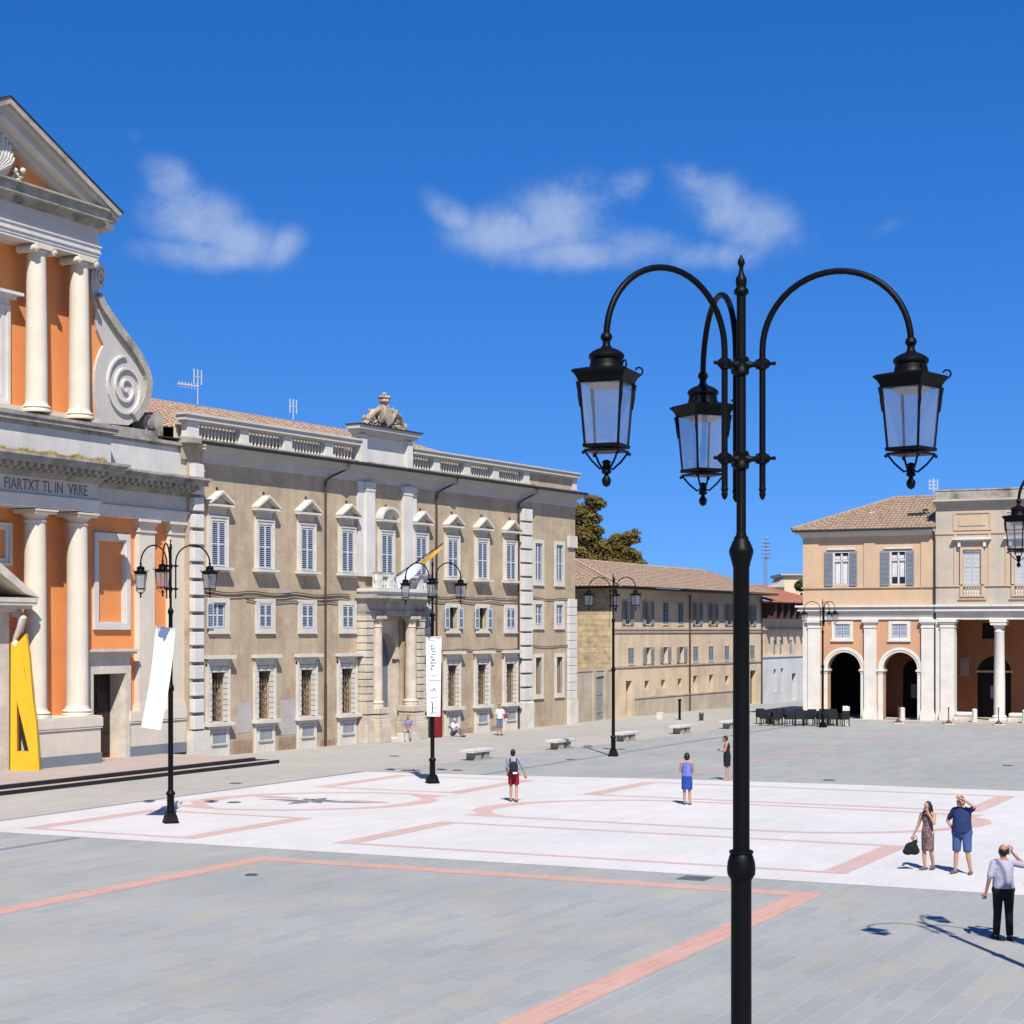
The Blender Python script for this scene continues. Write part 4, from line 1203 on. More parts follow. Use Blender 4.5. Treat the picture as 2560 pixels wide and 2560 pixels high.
for (a, b) in (A1, A2):
    cx, r = (a + b) / 2, (b - a) / 2
    mb = MB()
    for (r0, r1, y) in ((r, r + .13, -.06), (r + .13, r + .30, -.10)):
        oo = [(cx - r1 * math.cos(PI * i / 24), 3.2 + (r1) * math.sin(PI * i / 24)) for i in range(25)]
        ii = [(cx - r0 * math.cos(PI * i / 24), 3.2 + (r0) * math.sin(PI * i / 24)) for i in range(25)]
        mb.band(oo, ii, y, .03, 'xz', closed=False)
    mb.levels(a - .32, a, -.05, .7, [(2.95, 3.08, .03), (3.08, 3.2, .09)]).levels(b, b + .32, -.05, .7, [(2.95, 3.08, .03), (3.08, 3.2, .09)])
    mb.box(a - .3, a - .0, -.05, .02, .1, 2.95).box(b, b + .3, -.05, .02, .1, 2.95)
    mb.build('archivolt', m_travert, arc)
MB().levels(-.4, 7.92, -.05, .1, [(6.3, 6.5, .05), (6.5, 6.72, .08), (6.72, 6.84, .14), (6.84, 6.94, .3), (6.94, 7.08, .25), (7.08, 7.2, .42)], (1, .05)).build('entablature', m_travert, arc)
MB().levels(-.42, 7.93, 0, .05, [(8.27, 8.34, .09)], (1, 0)).build('string_course', m_house, arc)
MB().levels(-.42, 7.93, 0, .1, [(11.5, 11.62, .12), (11.62, 11.72, .2), (11.72, 11.86, .42)], (1, 0)).build('eaves', m_travert, arc)
MB().tube([(-.95, -.56, 11.9), (7.9, -.56, 11.9)], .075, 8).tube([(7.88, -.3, 11.8), (7.9, -.1, 11.2), (7.9, -.1, .1)], .06, 8).build('gutter', m_gutter, arc)
mb = MB()
mb.tiles((-.98, -.55, 11.9), (7.98, -.55, 11.9), (4.3, 4.7, 14.1), (7.98, 4.7, 14.1), pitch=.25)
mb.tiles((-.98, 10.4, 11.9), (-.98, -.55, 11.9), (4.3, 5.0, 14.1), (4.3, 4.7, 14.1), pitch=.25)
mb.tiles((7.98, 10.4, 11.9), (-.98, 10.4, 11.9), (7.98, 5.0, 14.1), (4.3, 5.0, 14.1), pitch=.5)
rf = mb.build('roof', m_tile2, arc)
mb = MB().tube([(-.98, -.55, 12.0), (4.3, 4.75, 14.18)], .13, 6).tube([(4.3, 4.75, 14.18), (7.98, 4.75, 14.18)], .13, 6)
mb.build('ridge_cap', m_tile2, rf)
MB().box(5.9, 6.9, 1.4, 2.2, 12.72, 12.98).box(6.7, 6.95, 2.1, 2.5, 12.9, 13.25).build('roof_hatch', m_gutter, rf)
MB().box(3.3, 3.7, 2.2, 2.5, 13.02, 13.16).build('roof_light', m_white, rf)
for (a, b, sl_, sr) in ((1.52, 2.6, 1.0, 3.07), (5.12, 6.18, 4.56, 6.64)):
    f = MB().band([(a - .02, 8.42), (b + .02, 8.42), (b + .02, 10.6), (a - .02, 10.6)], [(a + .1, 8.52), (b - .1, 8.52), (b - .1, 10.5), (a + .1, 10.5)], .0, .2, 'xz')
    cx = (a + b) / 2
    f.box(cx - .05, cx + .05, .05, .14, 8.5, 10.5).box(a + .08, b - .08, .05, .14, 9.95, 10.05)
    f.box(a - .35, b + .35, -.10, .02, 10.68, 10.8)
    f = f.build('window', m_white, arc)
    MB().box(a + .1, b - .1, .16, .18, 8.5, 10.5).build('pane', m_glass, f)
    mb = MB()
    for (u, v) in ((a + .12, cx - .06), (cx + .06, b - .12)):
        for k in range(5):
            x0, x1 = u + (v - u) * k / 5, u + (v - u) * (k + 1) / 5
            mb.poly([(x0, .155 - .02 * (k % 2), 8.95 if a > 4 else 8.55), (x1, .155 - .02 * ((k + 1) % 2), 8.95 if a > 4 else 8.55), (x1, .155 - .02 * ((k + 1) % 2), 9.95), (x0, .155 - .02 * (k % 2), 9.95)])
        mb.poly([(u, .15, 10.08), (v, .15, 10.08), (v, .15, 10.32), (u, .15, 10.32)])
    mb.build('curtain', mat('white net curtain', (.72, .72, .70)), f)
    for (u, v) in ((sl_, a - .01), (b + .01, sr)):
        leaf(MB(), u, v, 8.42, 10.58, -.085, 26).build('shutter', [m_shut, m_shut], f)
for (a, b) in ((1.64, 2.6), (5.24, 6.2)):
    f = MB().band([(a - .2, 5.05), (b + .2, 5.05), (b + .2, 6.2), (a - .2, 6.2)], [(a, 5.2), (b, 5.2), (b, 6.02), (a, 6.02)], -.05, .05, 'xz').box(a - .24, b + .24, -.12, .02, 4.93, 5.05).build('window', m_travert, arc)
    cx = (a + b) / 2
    for (u, v) in ((a + .02, cx - .02), (cx + .02, b - .02)): leaf(MB(), u, v, 5.22, 6.0, .02, 8).build('shutter', [m_shutl, m_shutl], f)

log = thing('loggia_house', 'grey beige columned loggia house with high parapet and balustrade panels under its windows', 'house', RO, RA)
XE = 26.0
wins = [10.19 + 3.07 * k for k in range(5)]
holes = [(x - .55, x + .55, 8.42, 10.55, .2) for x in wins] + [(x - .55, x + .55, 7.76, 8.3, .3) for x in wins]
mb = MB().wall(7.97, XE, 7.2, 13.2, holes, -.05)
mb.poly([(7.97, -.05, 7.2), (7.97, 10, 7.2), (7.97, 10, 14.1), (7.97, -.05, 14.1)])
mb.poly([(7.97, 10, 0), (XE, 10, 0), (XE, 10, 14), (7.97, 10, 14)])
mb.build('upper_wall', m_houseg, log)
mb = MB()
for x in wins:
    mb.band([(x - 1.15, 11.72), (x + 1.15, 11.72), (x + 1.15, 12.9), (x - 1.15, 12.9)], [(x - 1.02, 11.85), (x + 1.02, 11.85), (x + 1.02, 12.75), (x - 1.02, 12.75)], -.10, -.04, 'xz')
    mb.box(x - .8, x + .8, -.09, -.04, 12.0, 12.5)
    mb.box(x - 1.1, x - .95, -.10, -.04, 8.36, 11.5).box(x + .95, x + 1.1, -.10, -.04, 8.36, 11.5)
mb.box(7.97, XE, -.11, -.04, 11.5, 11.62)
mb.build('wall_panels', m_house, log)
MB().levels(8.0, XE, -.05, .3, [(13.1, 13.22, .06), (13.22, 13.34, .14), (13.34, 13.5, .3), (13.5, 13.62, .42)], (.3, 1)).build('cornice', m_houseg, log)
MB().box(7.97, XE, -.12, .3, 13.62, 14.16).box(7.97, 8.3, .3, 10, 13.62, 14.16).box(7.93, XE, -.16, .34, 14.16, 14.24).build('parapet', m_greytop, log)
MB().levels(8.0, XE, -.05, .3, [(6.3, 6.46, .05), (6.46, 6.68, .1), (6.68, 6.80, .16), (6.80, 6.92, .34), (6.92, 7.08, .28), (7.08, 7.2, .46)], (.05, 1)).build('entablature', m_travert, log)
MB().levels(8.0, XE, -.05, .05, [(8.3, 8.38, .08)], (0, 0)).build('string_course', m_house, log)
proto = None
for i, x in enumerate(wins):
    if proto is None:
        f = MB().band([(-.72, 0), (-.72, 2.28), (.72, 2.28), (.72, 0)], [(-.55, 0), (-.55, 2.13), (.55, 2.13), (.55, 0)], -.14, 0, 'xz', closed=False)
        f = f.build('window', m_house, log)
        MB().levels(-.85, .85, -.05, .0, [(2.62, 2.72, .12), (2.72, 2.86, .3)]).box(-.85, -.68, -.22, 0, 2.3, 2.62).box(.68, .85, -.22, 0, 2.3, 2.62).build('hood', m_travert, f)
        leaf(MB(), -.54, -.01, .02, 2.1, .06, 24).build('shutter', [m_shutl, m_shutl], f)
        leaf(MB(), .01, .54, .02, 2.1, .06, 24).build('shutter', [m_shutl, m_shutl], f)
        mb = MB()
        for k in range(7):
            mb.lathe([(.06, 0), (.03, .05), (.075, .2), (.03, .38), (.06, .5)], -.48 + .16 * k, .1, 10, -.63)
        mb.build('balusters', m_travert, f, smooth=35)
        MB().band([(-.75, -.75), (.75, -.75), (.75, -.06), (-.75, -.06)], [(-.55, -.66), (.55, -.66), (.55, -.12), (-.55, -.12)], -.07, 0, 'xz').levels(-.8, .8, -.04, .0, [(-.92, -.85, .06)]).build('balcony_panel', m_house, f)
        o = proto = f
    else: o = copy_tree(proto, log)
    o.location = (x, -.05, 8.42)
# loggia
for (a, b) in ((8.29, 9.12),):
    p = MB().box(a, b, -.2, .6, .72, 5.8).levels(a, b, -.2, .6, [(.15, .5, .08), (.5, .62, .05), (.62, .72, .02)]).build('pier', m_travert, log)
    MB().levels(a, b, -.2, .6, [(5.8, 5.88, .04), (5.88, 6.04, .0), (6.04, 6.14, .06), (6.14, 6.3, .12)]).build('capital', m_travert, p)
MB().box(7.97, 8.29, -.08, .6, .15, 6.3).build('pier', m_travert, log)
for k in range(5):
    x = 11.77 + 3.07 * k
    c = MB().lathe([(.46, .0), (.46, .12), (.42, .16), (.44, .24), (.40, .3), (.335, .36), (.335, .6), (.335, 2.2), (.29, 5.35), (.32, 5.4), (.29, 5.46), (.29, 5.62), (.36, 5.72), (.42, 5.8)], 0, 0, 24).build('column', m_travert, log, smooth=35, loc=(x, .15, .15))
    MB().box(-.46, .46, -.46, .46, 5.8, 5.97).box(-.50, .50, -.50, .50, 5.97, 6.14).build('capital', m_travert, c)
    MB().box(-.54, .54, -.54, .54, -.02, .10).build('base', m_travert, c)
holes = []
for k in range(4):
    x = 10.7 + 4.6 * k
    holes += [(x - 1.05, x + 1.05, .15, 4.0, .25, 3.0), (x - .75, x + .45, 5.1, 6.1, .2)]
mb = MB().wall(7.97, XE, .15, 6.3, holes, 4.2)
mb.poly([(7.97, .6, .15), (7.97, 4.2, .15), (7.97, 4.2, 6.3), (7.97, .6, 6.3)])
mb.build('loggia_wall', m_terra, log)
MB().poly([(7.97, .3, 6.28), (XE, .3, 6.28), (XE, 4.2, 6.28), (7.97, 4.2, 6.28)]).build('loggia_ceiling', m_house, log)
for k in range(4):
    x = 10.7 + 4.6 * k
    d = MB().box(x - 1.05, x + 1.05, 4.4, 4.44, .15, 4.0).box(x - .75, x + .45, 4.38, 4.4, 5.1, 6.1).build('door', m_dark, log)
    MB().box(x - .25, x + .35, 4.34, 4.36, 1.35, 2.15).build('notice', MATS['dull paper notice'], d)
    MB().box(x - 1.15, x + 1.15, 4.14, 4.2, 2.98, 3.1).build('door_lintel', m_house, d)
MB().box(8.6, 9.15, 4.15, 4.19, 2.75, 3.9).build('wall_plaque', mat('dull stone plaque', (.42, .33, .25)), log)
# raised walk and kerb in front of both houses
w = MB().box(-1.0, 30, -1.6, 10, .0, .10).build('sidewalk', mat('pale walk paving', (.52, .48, .42), var=.08), None)
w.location = RO; w.rotation_euler = (0, 0, RA); tag(w, kind='structure')
w = MB().box(-1.04, 30, -1.75, -1.6, .0, .115).build('kerb', m_curb, None)
w.location = RO; w.rotation_euler = (0, 0, RA); tag(w, kind='structure')
w = MB().box(8.0, 26, -.7, 4.2, .10, .15).build('loggia_floor', mat('loggia floor stone', (.50, .43, .34), var=.1), log)
an = thing('roof_antenna', 'white panel aerial on the roof edge of the loggia house', 'antenna', right_pt(7.7, .6, 13.2), RA)
MB().tube([(0, 0, 0), (0, 0, 1.8)], .025, 6).build('mast', MATS['pale aerial metal'], an)
mb = MB().box(-.28, -.22, -.03, .03, 1.1, 1.75).box(.22, .28, -.03, .03, 1.1, 1.75).box(-.05, .05, -.03, .03, 1.05, 1.8)
for z in (1.2, 1.42, 1.64): mb.box(-.26, .26, .0, .03, z - .03, z + .03)
mb.build('panel_aerial', MATS['pale aerial metal'], an)

# ---------------------------------------------------------------- long house behind, with rubble end wall
MA = math.atan2(1, .55)
MO = (6.34, 114.7, 0)
mid = thing('long_house', 'long low tan house with rubble stone end wall and rows of small shuttered windows', 'house', MO, MA)
def mid_pt(x, y, z): return (MO[0] + math.cos(MA) * x - math.sin(MA) * y, MO[1] + math.sin(MA) * x + math.cos(MA) * y, z)
UP = [(2.35, 1), (5.55, 1), (8.44, 0), (10.99, 0), (13.85, 1), (16.75, 1), (19.85, 1), (24.3, 1)]
MDW = [(2.88, 0), (5.55, 1), (8.35, 1), (11.1, 1), (13.6, 0), (16.4, 0), (19.4, 0), (24.5, 0)]
SQ = [5.4, 8.07, 10.86, 19.48]
holes = [(x - .42, x + .42, 6.05, 7.55, .3) for x, s in UP] + [(x - .42, x + .42, 3.45, 4.5, .3) for x, s in MDW]
holes += [(x - .35, x + .35, 1.75, 2.3, .35) for x in SQ] + [(2.15, 3.05, .05, 2.35, .45), (13.2, 13.95, 1.2, 2.45, .35), (16.1, 16.85, 1.2, 2.45, .35), (24.1, 25.3, .05, 2.6, .4), (21.4, 22.1, 1.4, 2.3, .3)]
mb = MB().wall(0, 26.4, 0, 8.4, holes)
mb.poly([(26.4, 0, 0), (26.4, 10, 0), (26.4, 10, 8.4), (26.4, 0, 8.4)])
mb.build('wall', m_mid, mid)
MB().box(0, 26.4, .2, 10, -.4, .0).box(3.3, 20.7, -.05, .02, 0, 1.15).build('base_wall', m_midlow, mid)
MB().box(-.06, 0, 0, 10, 0, 8.4).build('end_wall', m_rubble, mid)
MB().box(-.08, .35, -.03, .02, 0, 8.2).build('corner_render', m_mid, mid)
MB().box(2.15, 3.05, .4, .44, 0, 2.4).box(24.1, 25.3, .36, .4, 0, 2.6).build('door', m_darkwood, mid)
mb = MB()
for (z, x0, x1) in ((5.72, 0, 26.4), (5.52, 0, 26.4), (3.27, 0, 26.4)):
    mb.box(x0, x1, -.07, .02, z - .05, z + .05)
mb.box(3.3, 20.7, -.10, .02, 1.15, 1.25)
mb.build('string_course', m_midlow, mid)
protos = {}
def kit_mid(w, h, st):
    f = MB().box(-w - .08, w + .08, -.05, .03, -.08, 0).box(-w - .05, w + .05, -.03, .02, h, h + .07).build('window', m_stone_warm, mid)
    if st == 1:
        for (a, b) in ((-2 * w - .02, -w - .02), (w + .02, 2 * w + .02)): leaf(MB(), a, b, 0, h, -.08, 10).build('shutter', [m_shut2, m_shut2], f)
    else:
        leaf(MB(), -w, -.01, 0, h, .0, 10).build('shutter', [m_shut2 if h < 1.2 else m_shut] * 2, f); leaf(MB(), .01, w, 0, h, .0, 10).build('shutter', [m_shut2 if h < 1.2 else m_shut] * 2, f)
    MB().box(-w, w, .24, .28, 0, h).build('pane', m_glass, f)
    return f
for (lst, z, h) in ((UP, 6.05, 1.5), (MDW, 3.45, 1.05)):
    for x, st in lst:
        if (h, st) not in protos: o = protos[(h, st)] = kit_mid(.42, h, st)
        else: o = copy_tree(protos[(h, st)], mid)
        o.location = (x, 0, z)
for x in SQ + [13.57, 16.47, 21.75]:
    MB().box(x - .37, x + .37, .3, .33, 1.2, 2.45).build('pane', m_glass, mid)
MB().tube([(12.4, -.1, 8.1), (12.4, -.1, .05)], .06, 8).build('downpipe', m_pipe, mid)
MB().tube([(26.3, -.1, 8.1), (26.3, -.1, .05)], .06, 8).build('downpipe', m_pipe, mid)
mb = MB()
mb.tiles((-1.1, -1.15, 8.40), (27.2, -1.15, 8.40), (4.6, 5.0, 10.3), (27.2, 5.0, 10.2), pitch=.3)
mb.tiles((-1.1, 10.9, 8.40), (-1.1, -1.15, 8.40), (4.6, 5.0, 10.3), (4.6, 5.0, 10.3), pitch=.3)
mb.tiles((27.2, 10.9, 8.45), (-1.0, 10.9, 8.45), (27.2, 5, 10.2), (4.6, 5.0, 10.3), pitch=.8)
rf = mb.build('roof', m_tile2, mid)
MB().tube([(-1.1, -1.15, 8.48), (4.6, 5, 10.36)], .12, 6).tube([(4.6, 5, 10.36), (27.2, 5, 10.26)], .12, 6).build('ridge_cap', m_tile, rf)
MB().box(-1.05, 27.2, -1.1, 10.8, 8.30, 8.38).build('eaves', m_gutter, rf)
# farther low house with red roof and white ground floor
far = thing('low_house', 'lower red roofed house with bracketed eaves and a white ground floor past the long house', 'house', mid_pt(26.5, 0, 0), MA)
holes = [(2.9, 3.5, 3.75, 4.85, .2), (4.3, 4.9, 3.75, 4.85, .2), (6.6, 7.2, 3.75, 4.85, .2), (.3, .8, 3.75, 4.85, .2)]
mb = MB().wall(0.05, 13, 3.65, 7.9, holes, .15)
mb.box(.05, 12.9, .16, 8, 0, .1)
mb.build('wall', m_mid, far)
MB().wall(.05, 13, 0, 3.65, [(2.6, 3.2, .85, 2.6, .3), (4.2, 4.8, .85, 2.65, .3), (6.7, 7.7, .05, 2.2, .4)], .0).box(.05, 13, -.08, .16, 3.55, 3.68).build('ground_floor', mat('grey white stained wash', (.70, .69, .66), var=.1, vs=.5, streak=.35), far)
mb = MB()
for h in holes: mb.box(h[0], h[1], .2, .24, h[2], h[3])
mb.build('shutter', m_shut2, far)
for q in ((2.6, 3.2, .28, .31, .85, 2.6), (4.2, 4.8, .28, .31, .85, 2.65), (6.7, 7.7, .36, .39, .05, 2.2)): MB().box(*q).build('pane', m_dark, far)
mb = MB()
for i in range(9): mb.box(.6 + 1.45 * i, .85 + 1.45 * i, -.9, .2, 6.2 + .35, 7.75)
mb.build('eaves_bracket', m_pipe, far)
MB().box(.05, 13, -.02, .16, 5.66, 5.76).build('string_course', m_midlow, far)
mb = MB().tiles((-.1, -1.2, 7.75), (13, -1.2, 7.75), (-.1, 5, 9.4), (13, 5, 9.4), pitch=.35)
mb.poly([(13, 10, 7.75), (-.1, 10, 7.75), (-.1, 5, 9.4), (13, 5, 9.4)])
mb.build('roof', m_tiler, far)
# gate wall between the palace and the long house
gw = thing('gate_wall', 'low tan wall with a grey iron gate joining the palace to the rubble wall', 'wall', (3.95, 109.3, 0), math.atan2(5.2, 2.35))
MB().wall(0, 5.7, 0, 3.1, [(2.9, 4.5, .05, 2.75, .35)]).box(0, 5.7, .35, .37, 2.75, 3.1).box(0, 5.7, -.04, .4, 3.1, 3.18).box(2.5, 2.9, -.1, .02, 0, 3.1).box(4.5, 4.95, -.1, .02, 0, 3.1).build('wall', m_midlow, gw)
g = MB().box(2.95, 4.45, .1, .12, .06, 2.7)
for i in range(11): g.tube([(2.98 + i * .145, .08, .08), (2.98 + i * .145, .08, 2.72)], .022, 5)
g.tube([(2.95, .08, .5), (4.45, .08, .5)], .025, 5).tube([(2.95, .08, 1.6), (4.45, .08, 1.6)], .025, 5)
g.build('gate', mat('grey weathered gate', (.30, .30, .30), var=.25, vs=5), gw)
# far villa and shrub between the roofs
vi = thing('villa', 'pale far villa roof edge showing above the red roofed house', 'house', (29.6, 190, 0))
MB().box(-.9, 7, 0, 8, 0, 11.3).build('wall', m_mid, vi)
MB().levels(-.9, 7, 0, 8, [(11.3, 11.45, .25), (11.45, 11.6, .4)]).build('cornice', m_houseg, vi)
MB().prism([(-2.4, 10.2), (-.9, 10.2), (-.9, 11.3), (-1.6, 10.6)], 0, 6, 'xz').build('gable', m_houseg, vi)

def leaf_blob(mb, rnd, c, rad, n, s, flat=.6):
    for i in range(n):
        while True:
            p = Vector((rnd.uniform(-1, 1), rnd.uniform(-1, 1), rnd.uniform(-1, 1)))
            if .25 < p.length < 1: break
        q = Vector((c[0] + p.x * rad[0], c[1] + p.y * rad[1], c[2] + p.z * rad[2]))
        a = Vector((rnd.gauss(0, 1), rnd.gauss(0, 1), rnd.gauss(0, 1))).normalized()
        b = a.orthogonal().normalized()
        w = s * rnd.uniform(.6, 1.3)
        mb.poly([tuple(q - a * w), tuple(q + b * w * flat), tuple(q + a * w), tuple(q - b * w * flat)])
def foliage(name, c1, c2):
    m = mat(name, c1, rough=.75, var=.3, vs=1.3, c2=c2, fine=.25)
    nt = m.node_tree
    b = nt.nodes['Principled BSDF']
    out = nt.nodes['Material Output']
    tr = nt.nodes.new('ShaderNodeBsdfTranslucent')
    src = b.inputs['Base Color'].links[0].from_socket
    nt.links.new(src, tr.inputs[0])
    mx = nt.nodes.new('ShaderNodeMixShader'); mx.inputs[0].default_value = .25
    nt.links.new(b.outputs[0], mx.inputs[1]); nt.links.new(tr.outputs[0], mx.inputs[2])
    nt.links.new(mx.outputs[0], out.inputs['Surface'])
    return m
m_leaf = foliage('olive brown tree leaves', (.24, .17, .035), (.085, .08, .02))
m_leafg = foliage('dark green shrub leaves', (.07, .10, .025), (.03, .05, .015))
m_bark = mat('grey brown bark', (.12, .09, .065), var=.3, vs=4, bump=.6, bs=12)
tree = thing('tree', 'broad olive brown tree rising behind the tan long house roof', 'tree', (5.6, 150, 0))
rnd = random.Random(21)
MB().tube([(0, 0, 0), (.1, 0, 3), (-.1, .1, 6), (0, 0, 9), (.2, 0, 11.5)], [.6, .5, .42, .34, .2], 10).build('trunk', m_bark, tree, smooth=True)
blobs = [((-1.5, 0, 15.3), (1.8, 1.8, 1.3)), ((.2, .3, 15.0), (1.5, 1.5, 1.25)), ((1.3, -.2, 16.2), (.75, .75, .65)), ((-.4, 0, 13.4), (2.0, 1.8, 1.2)), ((.9, .2, 13.7), (1.0, 1.1, .8)), ((-1.2, -.3, 11.8), (2.6, 2.2, 1.4)),
         ((2.2, 0, 12.4), (1.3, 1.3, .9)), ((3.3, .2, 12.9), (1.0, 1.0, .85)), ((4.1, 0, 13.3), (.7, .7, .6)), ((3.9, 0, 11.8), (1.1, 1.0, .8)), ((4.5, .1, 11.0), (1.3, 1.1, .8)), ((2.3, -.3, 11.0), (1.9, 1.7, 1.1)), ((5.2, 0, 10.3), (1.4, 1.2, .7)), ((-3, 0, 13.5), (2, 2, 2.2)), ((-2.6, 0, 10.5), (2.5, 2.2, 1.6))]
mb = MB()
for c, r in blobs:
    mb.tube([(0, 0, 7 + rnd.random() * 2), (c[0] * .5, c[1] * .5, 8.5 + (c[2] - 8.5) * .5), c], [.16, .10, .04], 6)
mb.build('limbs', m_bark, tree)
mb = MB()
for c, r in blobs:
    leaf_blob(mb, rnd, c, r, int(880 * r[0] * r[2]), .16)
    for k in range(7):
        a, t = rnd.uniform(0, 2 * PI), rnd.uniform(-.5, 1)
        cc = (c[0] + r[0] * math.cos(a) * .95, c[1] + r[1] * math.sin(a) * .9, c[2] + r[2] * t * .9)
        leaf_blob(mb, rnd, cc, (.42, .42, .32), 60, .12)
mb.build('crown', m_leaf, tree, fix=False)
sh = thing('shrub', 'dark green bushy top beside the far pale villa', 'shrub', (29.55, 184, 0))
MB().tube([(0, 0, 0), (0, 0, 9.5)], [.25, .12], 8).build('trunk', m_bark, sh)
mb = MB(); leaf_blob(mb, rnd, (0, 0, 10.2), (.75, .8, .6), 900, .13); leaf_blob(mb, rnd, (.9, 0, 10.3), (.8, .9, .75), 900, .13)
mb.build('crown', m_leafg, sh, fix=False)
# stadium floodlight mast
fm = thing('floodlight_mast', 'far lattice mast with a head of stadium floodlights above the roofs', 'floodlight', (49.3, 350, 0))
m_f = mat('haze tinted metal', (.27, .32, .40), var=.05)  # distance haze is mixed into the mast's colour
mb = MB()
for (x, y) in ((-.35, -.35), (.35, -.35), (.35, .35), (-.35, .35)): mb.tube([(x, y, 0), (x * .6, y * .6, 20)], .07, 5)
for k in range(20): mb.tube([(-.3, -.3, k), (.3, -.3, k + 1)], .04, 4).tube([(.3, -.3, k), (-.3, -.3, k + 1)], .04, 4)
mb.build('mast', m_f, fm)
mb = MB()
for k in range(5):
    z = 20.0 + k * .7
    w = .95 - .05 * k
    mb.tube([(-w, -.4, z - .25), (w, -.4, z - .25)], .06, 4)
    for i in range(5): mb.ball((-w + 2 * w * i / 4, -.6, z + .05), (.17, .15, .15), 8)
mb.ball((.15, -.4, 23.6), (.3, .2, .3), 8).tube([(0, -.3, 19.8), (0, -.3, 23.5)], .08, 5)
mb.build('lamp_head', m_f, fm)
# ---------------------------------------------------------------- street lamps
def glass_mat():
    m = bpy.data.materials.new('hazy lantern glass')
    m.use_nodes = True
    N, Lk = m.node_tree.nodes, m.node_tree.links
    out = N['Material Output']; b = N['Principled BSDF']
    b.inputs['Base Color'].default_value = (.42, .44, .50, 1); b.inputs['Roughness'].default_value = .18
    tr = N.new('ShaderNodeBsdfTransparent'); tr.inputs[0].default_value = (.86, .88, .90, 1)
    tl = N.new('ShaderNodeBsdfTranslucent'); tl.inputs[0].default_value = (.40, .42, .48, 1)
    m1 = N.new('ShaderNodeMixShader'); m1.inputs[0].default_value = .5
    Lk.new(b.outputs[0], m1.inputs[1]); Lk.new(tl.outputs[0], m1.inputs[2])
    m2 = N.new('ShaderNodeMixShader'); m2.inputs[0].default_value = .36
    t = N.new('ShaderNodeTexCoord'); n = N.new('ShaderNodeTexNoise'); n.inputs['Scale'].default_value = 6
    Lk.new(t.outputs['Object'], n.inputs['Vector'])
    r = N.new('ShaderNodeMapRange'); r.inputs['From Min'].default_value = .3; r.inputs['From Max'].default_value = .7; r.inputs['To Min'].default_value = .20; r.inputs['To Max'].default_value = .34
    Lk.new(n.outputs[0], r.inputs['Value']); Lk.new(r.outputs[0], m2.inputs[0])
    Lk.new(tr.outputs[0], m2.inputs[1]); Lk.new(m1.outputs[0], m2.inputs[2])
    Lk.new(m2.outputs[0], out.inputs['Surface'])
    return m
m_lglass = glass_mat()
m_refl = mat('cream lantern reflector', (.62, .55, .42), rough=.5, var=.05)
LARM = 1.2
def lantern_meshes(parent, ang, rot):
    x, y = LARM * math.sin(R(ang)), LARM * math.cos(R(ang))
    z = 6.57
    mb = MB()
    mb.lathe([(.004, 0), (.024, .012), (.032, .04), (.030, .055), (.016, .075), (.014, .085), (.03, .092), (.034, .105), (.026, .12), (.026, .16), (.034, .168), (.02, .18), (.004, .185)], 0, 0, 16)
    mb.sq([(.122, .235), (.122, .25)], rot=rot).sq([(.127, .262), (.130, .285), (.126, .287)], rot=rot)
    mb.sq([(.145, .695), (.152, .705), (.158, .72), (.17, .745), (.188, .765), (.190, .775), (.172, .785), (.13, .795), (.115, .80)], rot=rot)
    mb.lathe([(.13, .79), (.122, .80), (.115, .815), (.112, .83), (.108, .855), (.112, .862), (.118, .868), (.122, .88), (.120, .893), (.10, .912), (.07, .928), (.042, .938), (.030, .952), (.026, .965), (.026, .985), (.034, .992), (.041, 1.01), (.036, 1.028), (.026, 1.04)], 0, 0, 24)
    for i in range(4):
        a = rot + PI / 4 + i * PI / 2
        c, s = math.cos(a) * math.sqrt(2), math.sin(a) * math.sqrt(2)
        mb.tube([(.150 * c, .150 * s, .72), (.143 * c, .143 * s, .68), (.116 * c, .116 * s, .285)], [.009, .009, .009], 6)
        mb.tube([(.155 * c, .155 * s, .70), (.150 * c, .150 * s, .64), (.145 * c, .145 * s, .60), (.142 * c, .142 * s, .53)], [.013, .008, .012, .004], 6)
        mb.tube([(.118 * c, .118 * s, .24), (.08 * c, .08 * s, .175), (.034 * c, .034 * s, .12), (.018 * c, .018 * s, .13)], .0075, 6)
        mb.ball((.124 * c, .124 * s, .228), .013, 8)
        lp = [((.178 + .020 * math.sin(t)) * c, (.178 + .020 * math.sin(t)) * s, .792 - .027 * math.cos(t) + .004) for t in [j * PI / 5 - .6 for j in range(9)]]
        if i in (0, 1, 3): mb.tube(lp, .0065, 6)
    o = mb.build('lantern', m_black, parent, smooth=35, loc=(x, y, z))
    g = MB()
    for i in range(4):
        a0, a1 = rot + PI / 4 + i * PI / 2, rot + PI / 4 + (i + 1) * PI / 2
        q = math.sqrt(2)
        g.poly([(.118 * q * math.cos(a0), .118 * q * math.sin(a0), .288), (.118 * q * math.cos(a1), .118 * q * math.sin(a1), .288), (.143 * q * math.cos(a1), .143 * q * math.sin(a1), .694), (.143 * q * math.cos(a0), .143 * q * math.sin(a0), .694)])
    g.build('glass', m_lglass, o)
    MB().lathe([(.02, .655), (.09, .662), (.125, .68), (.132, .692)], 0, 0, 20).build('reflector', m_refl, o, smooth=True)
    return o
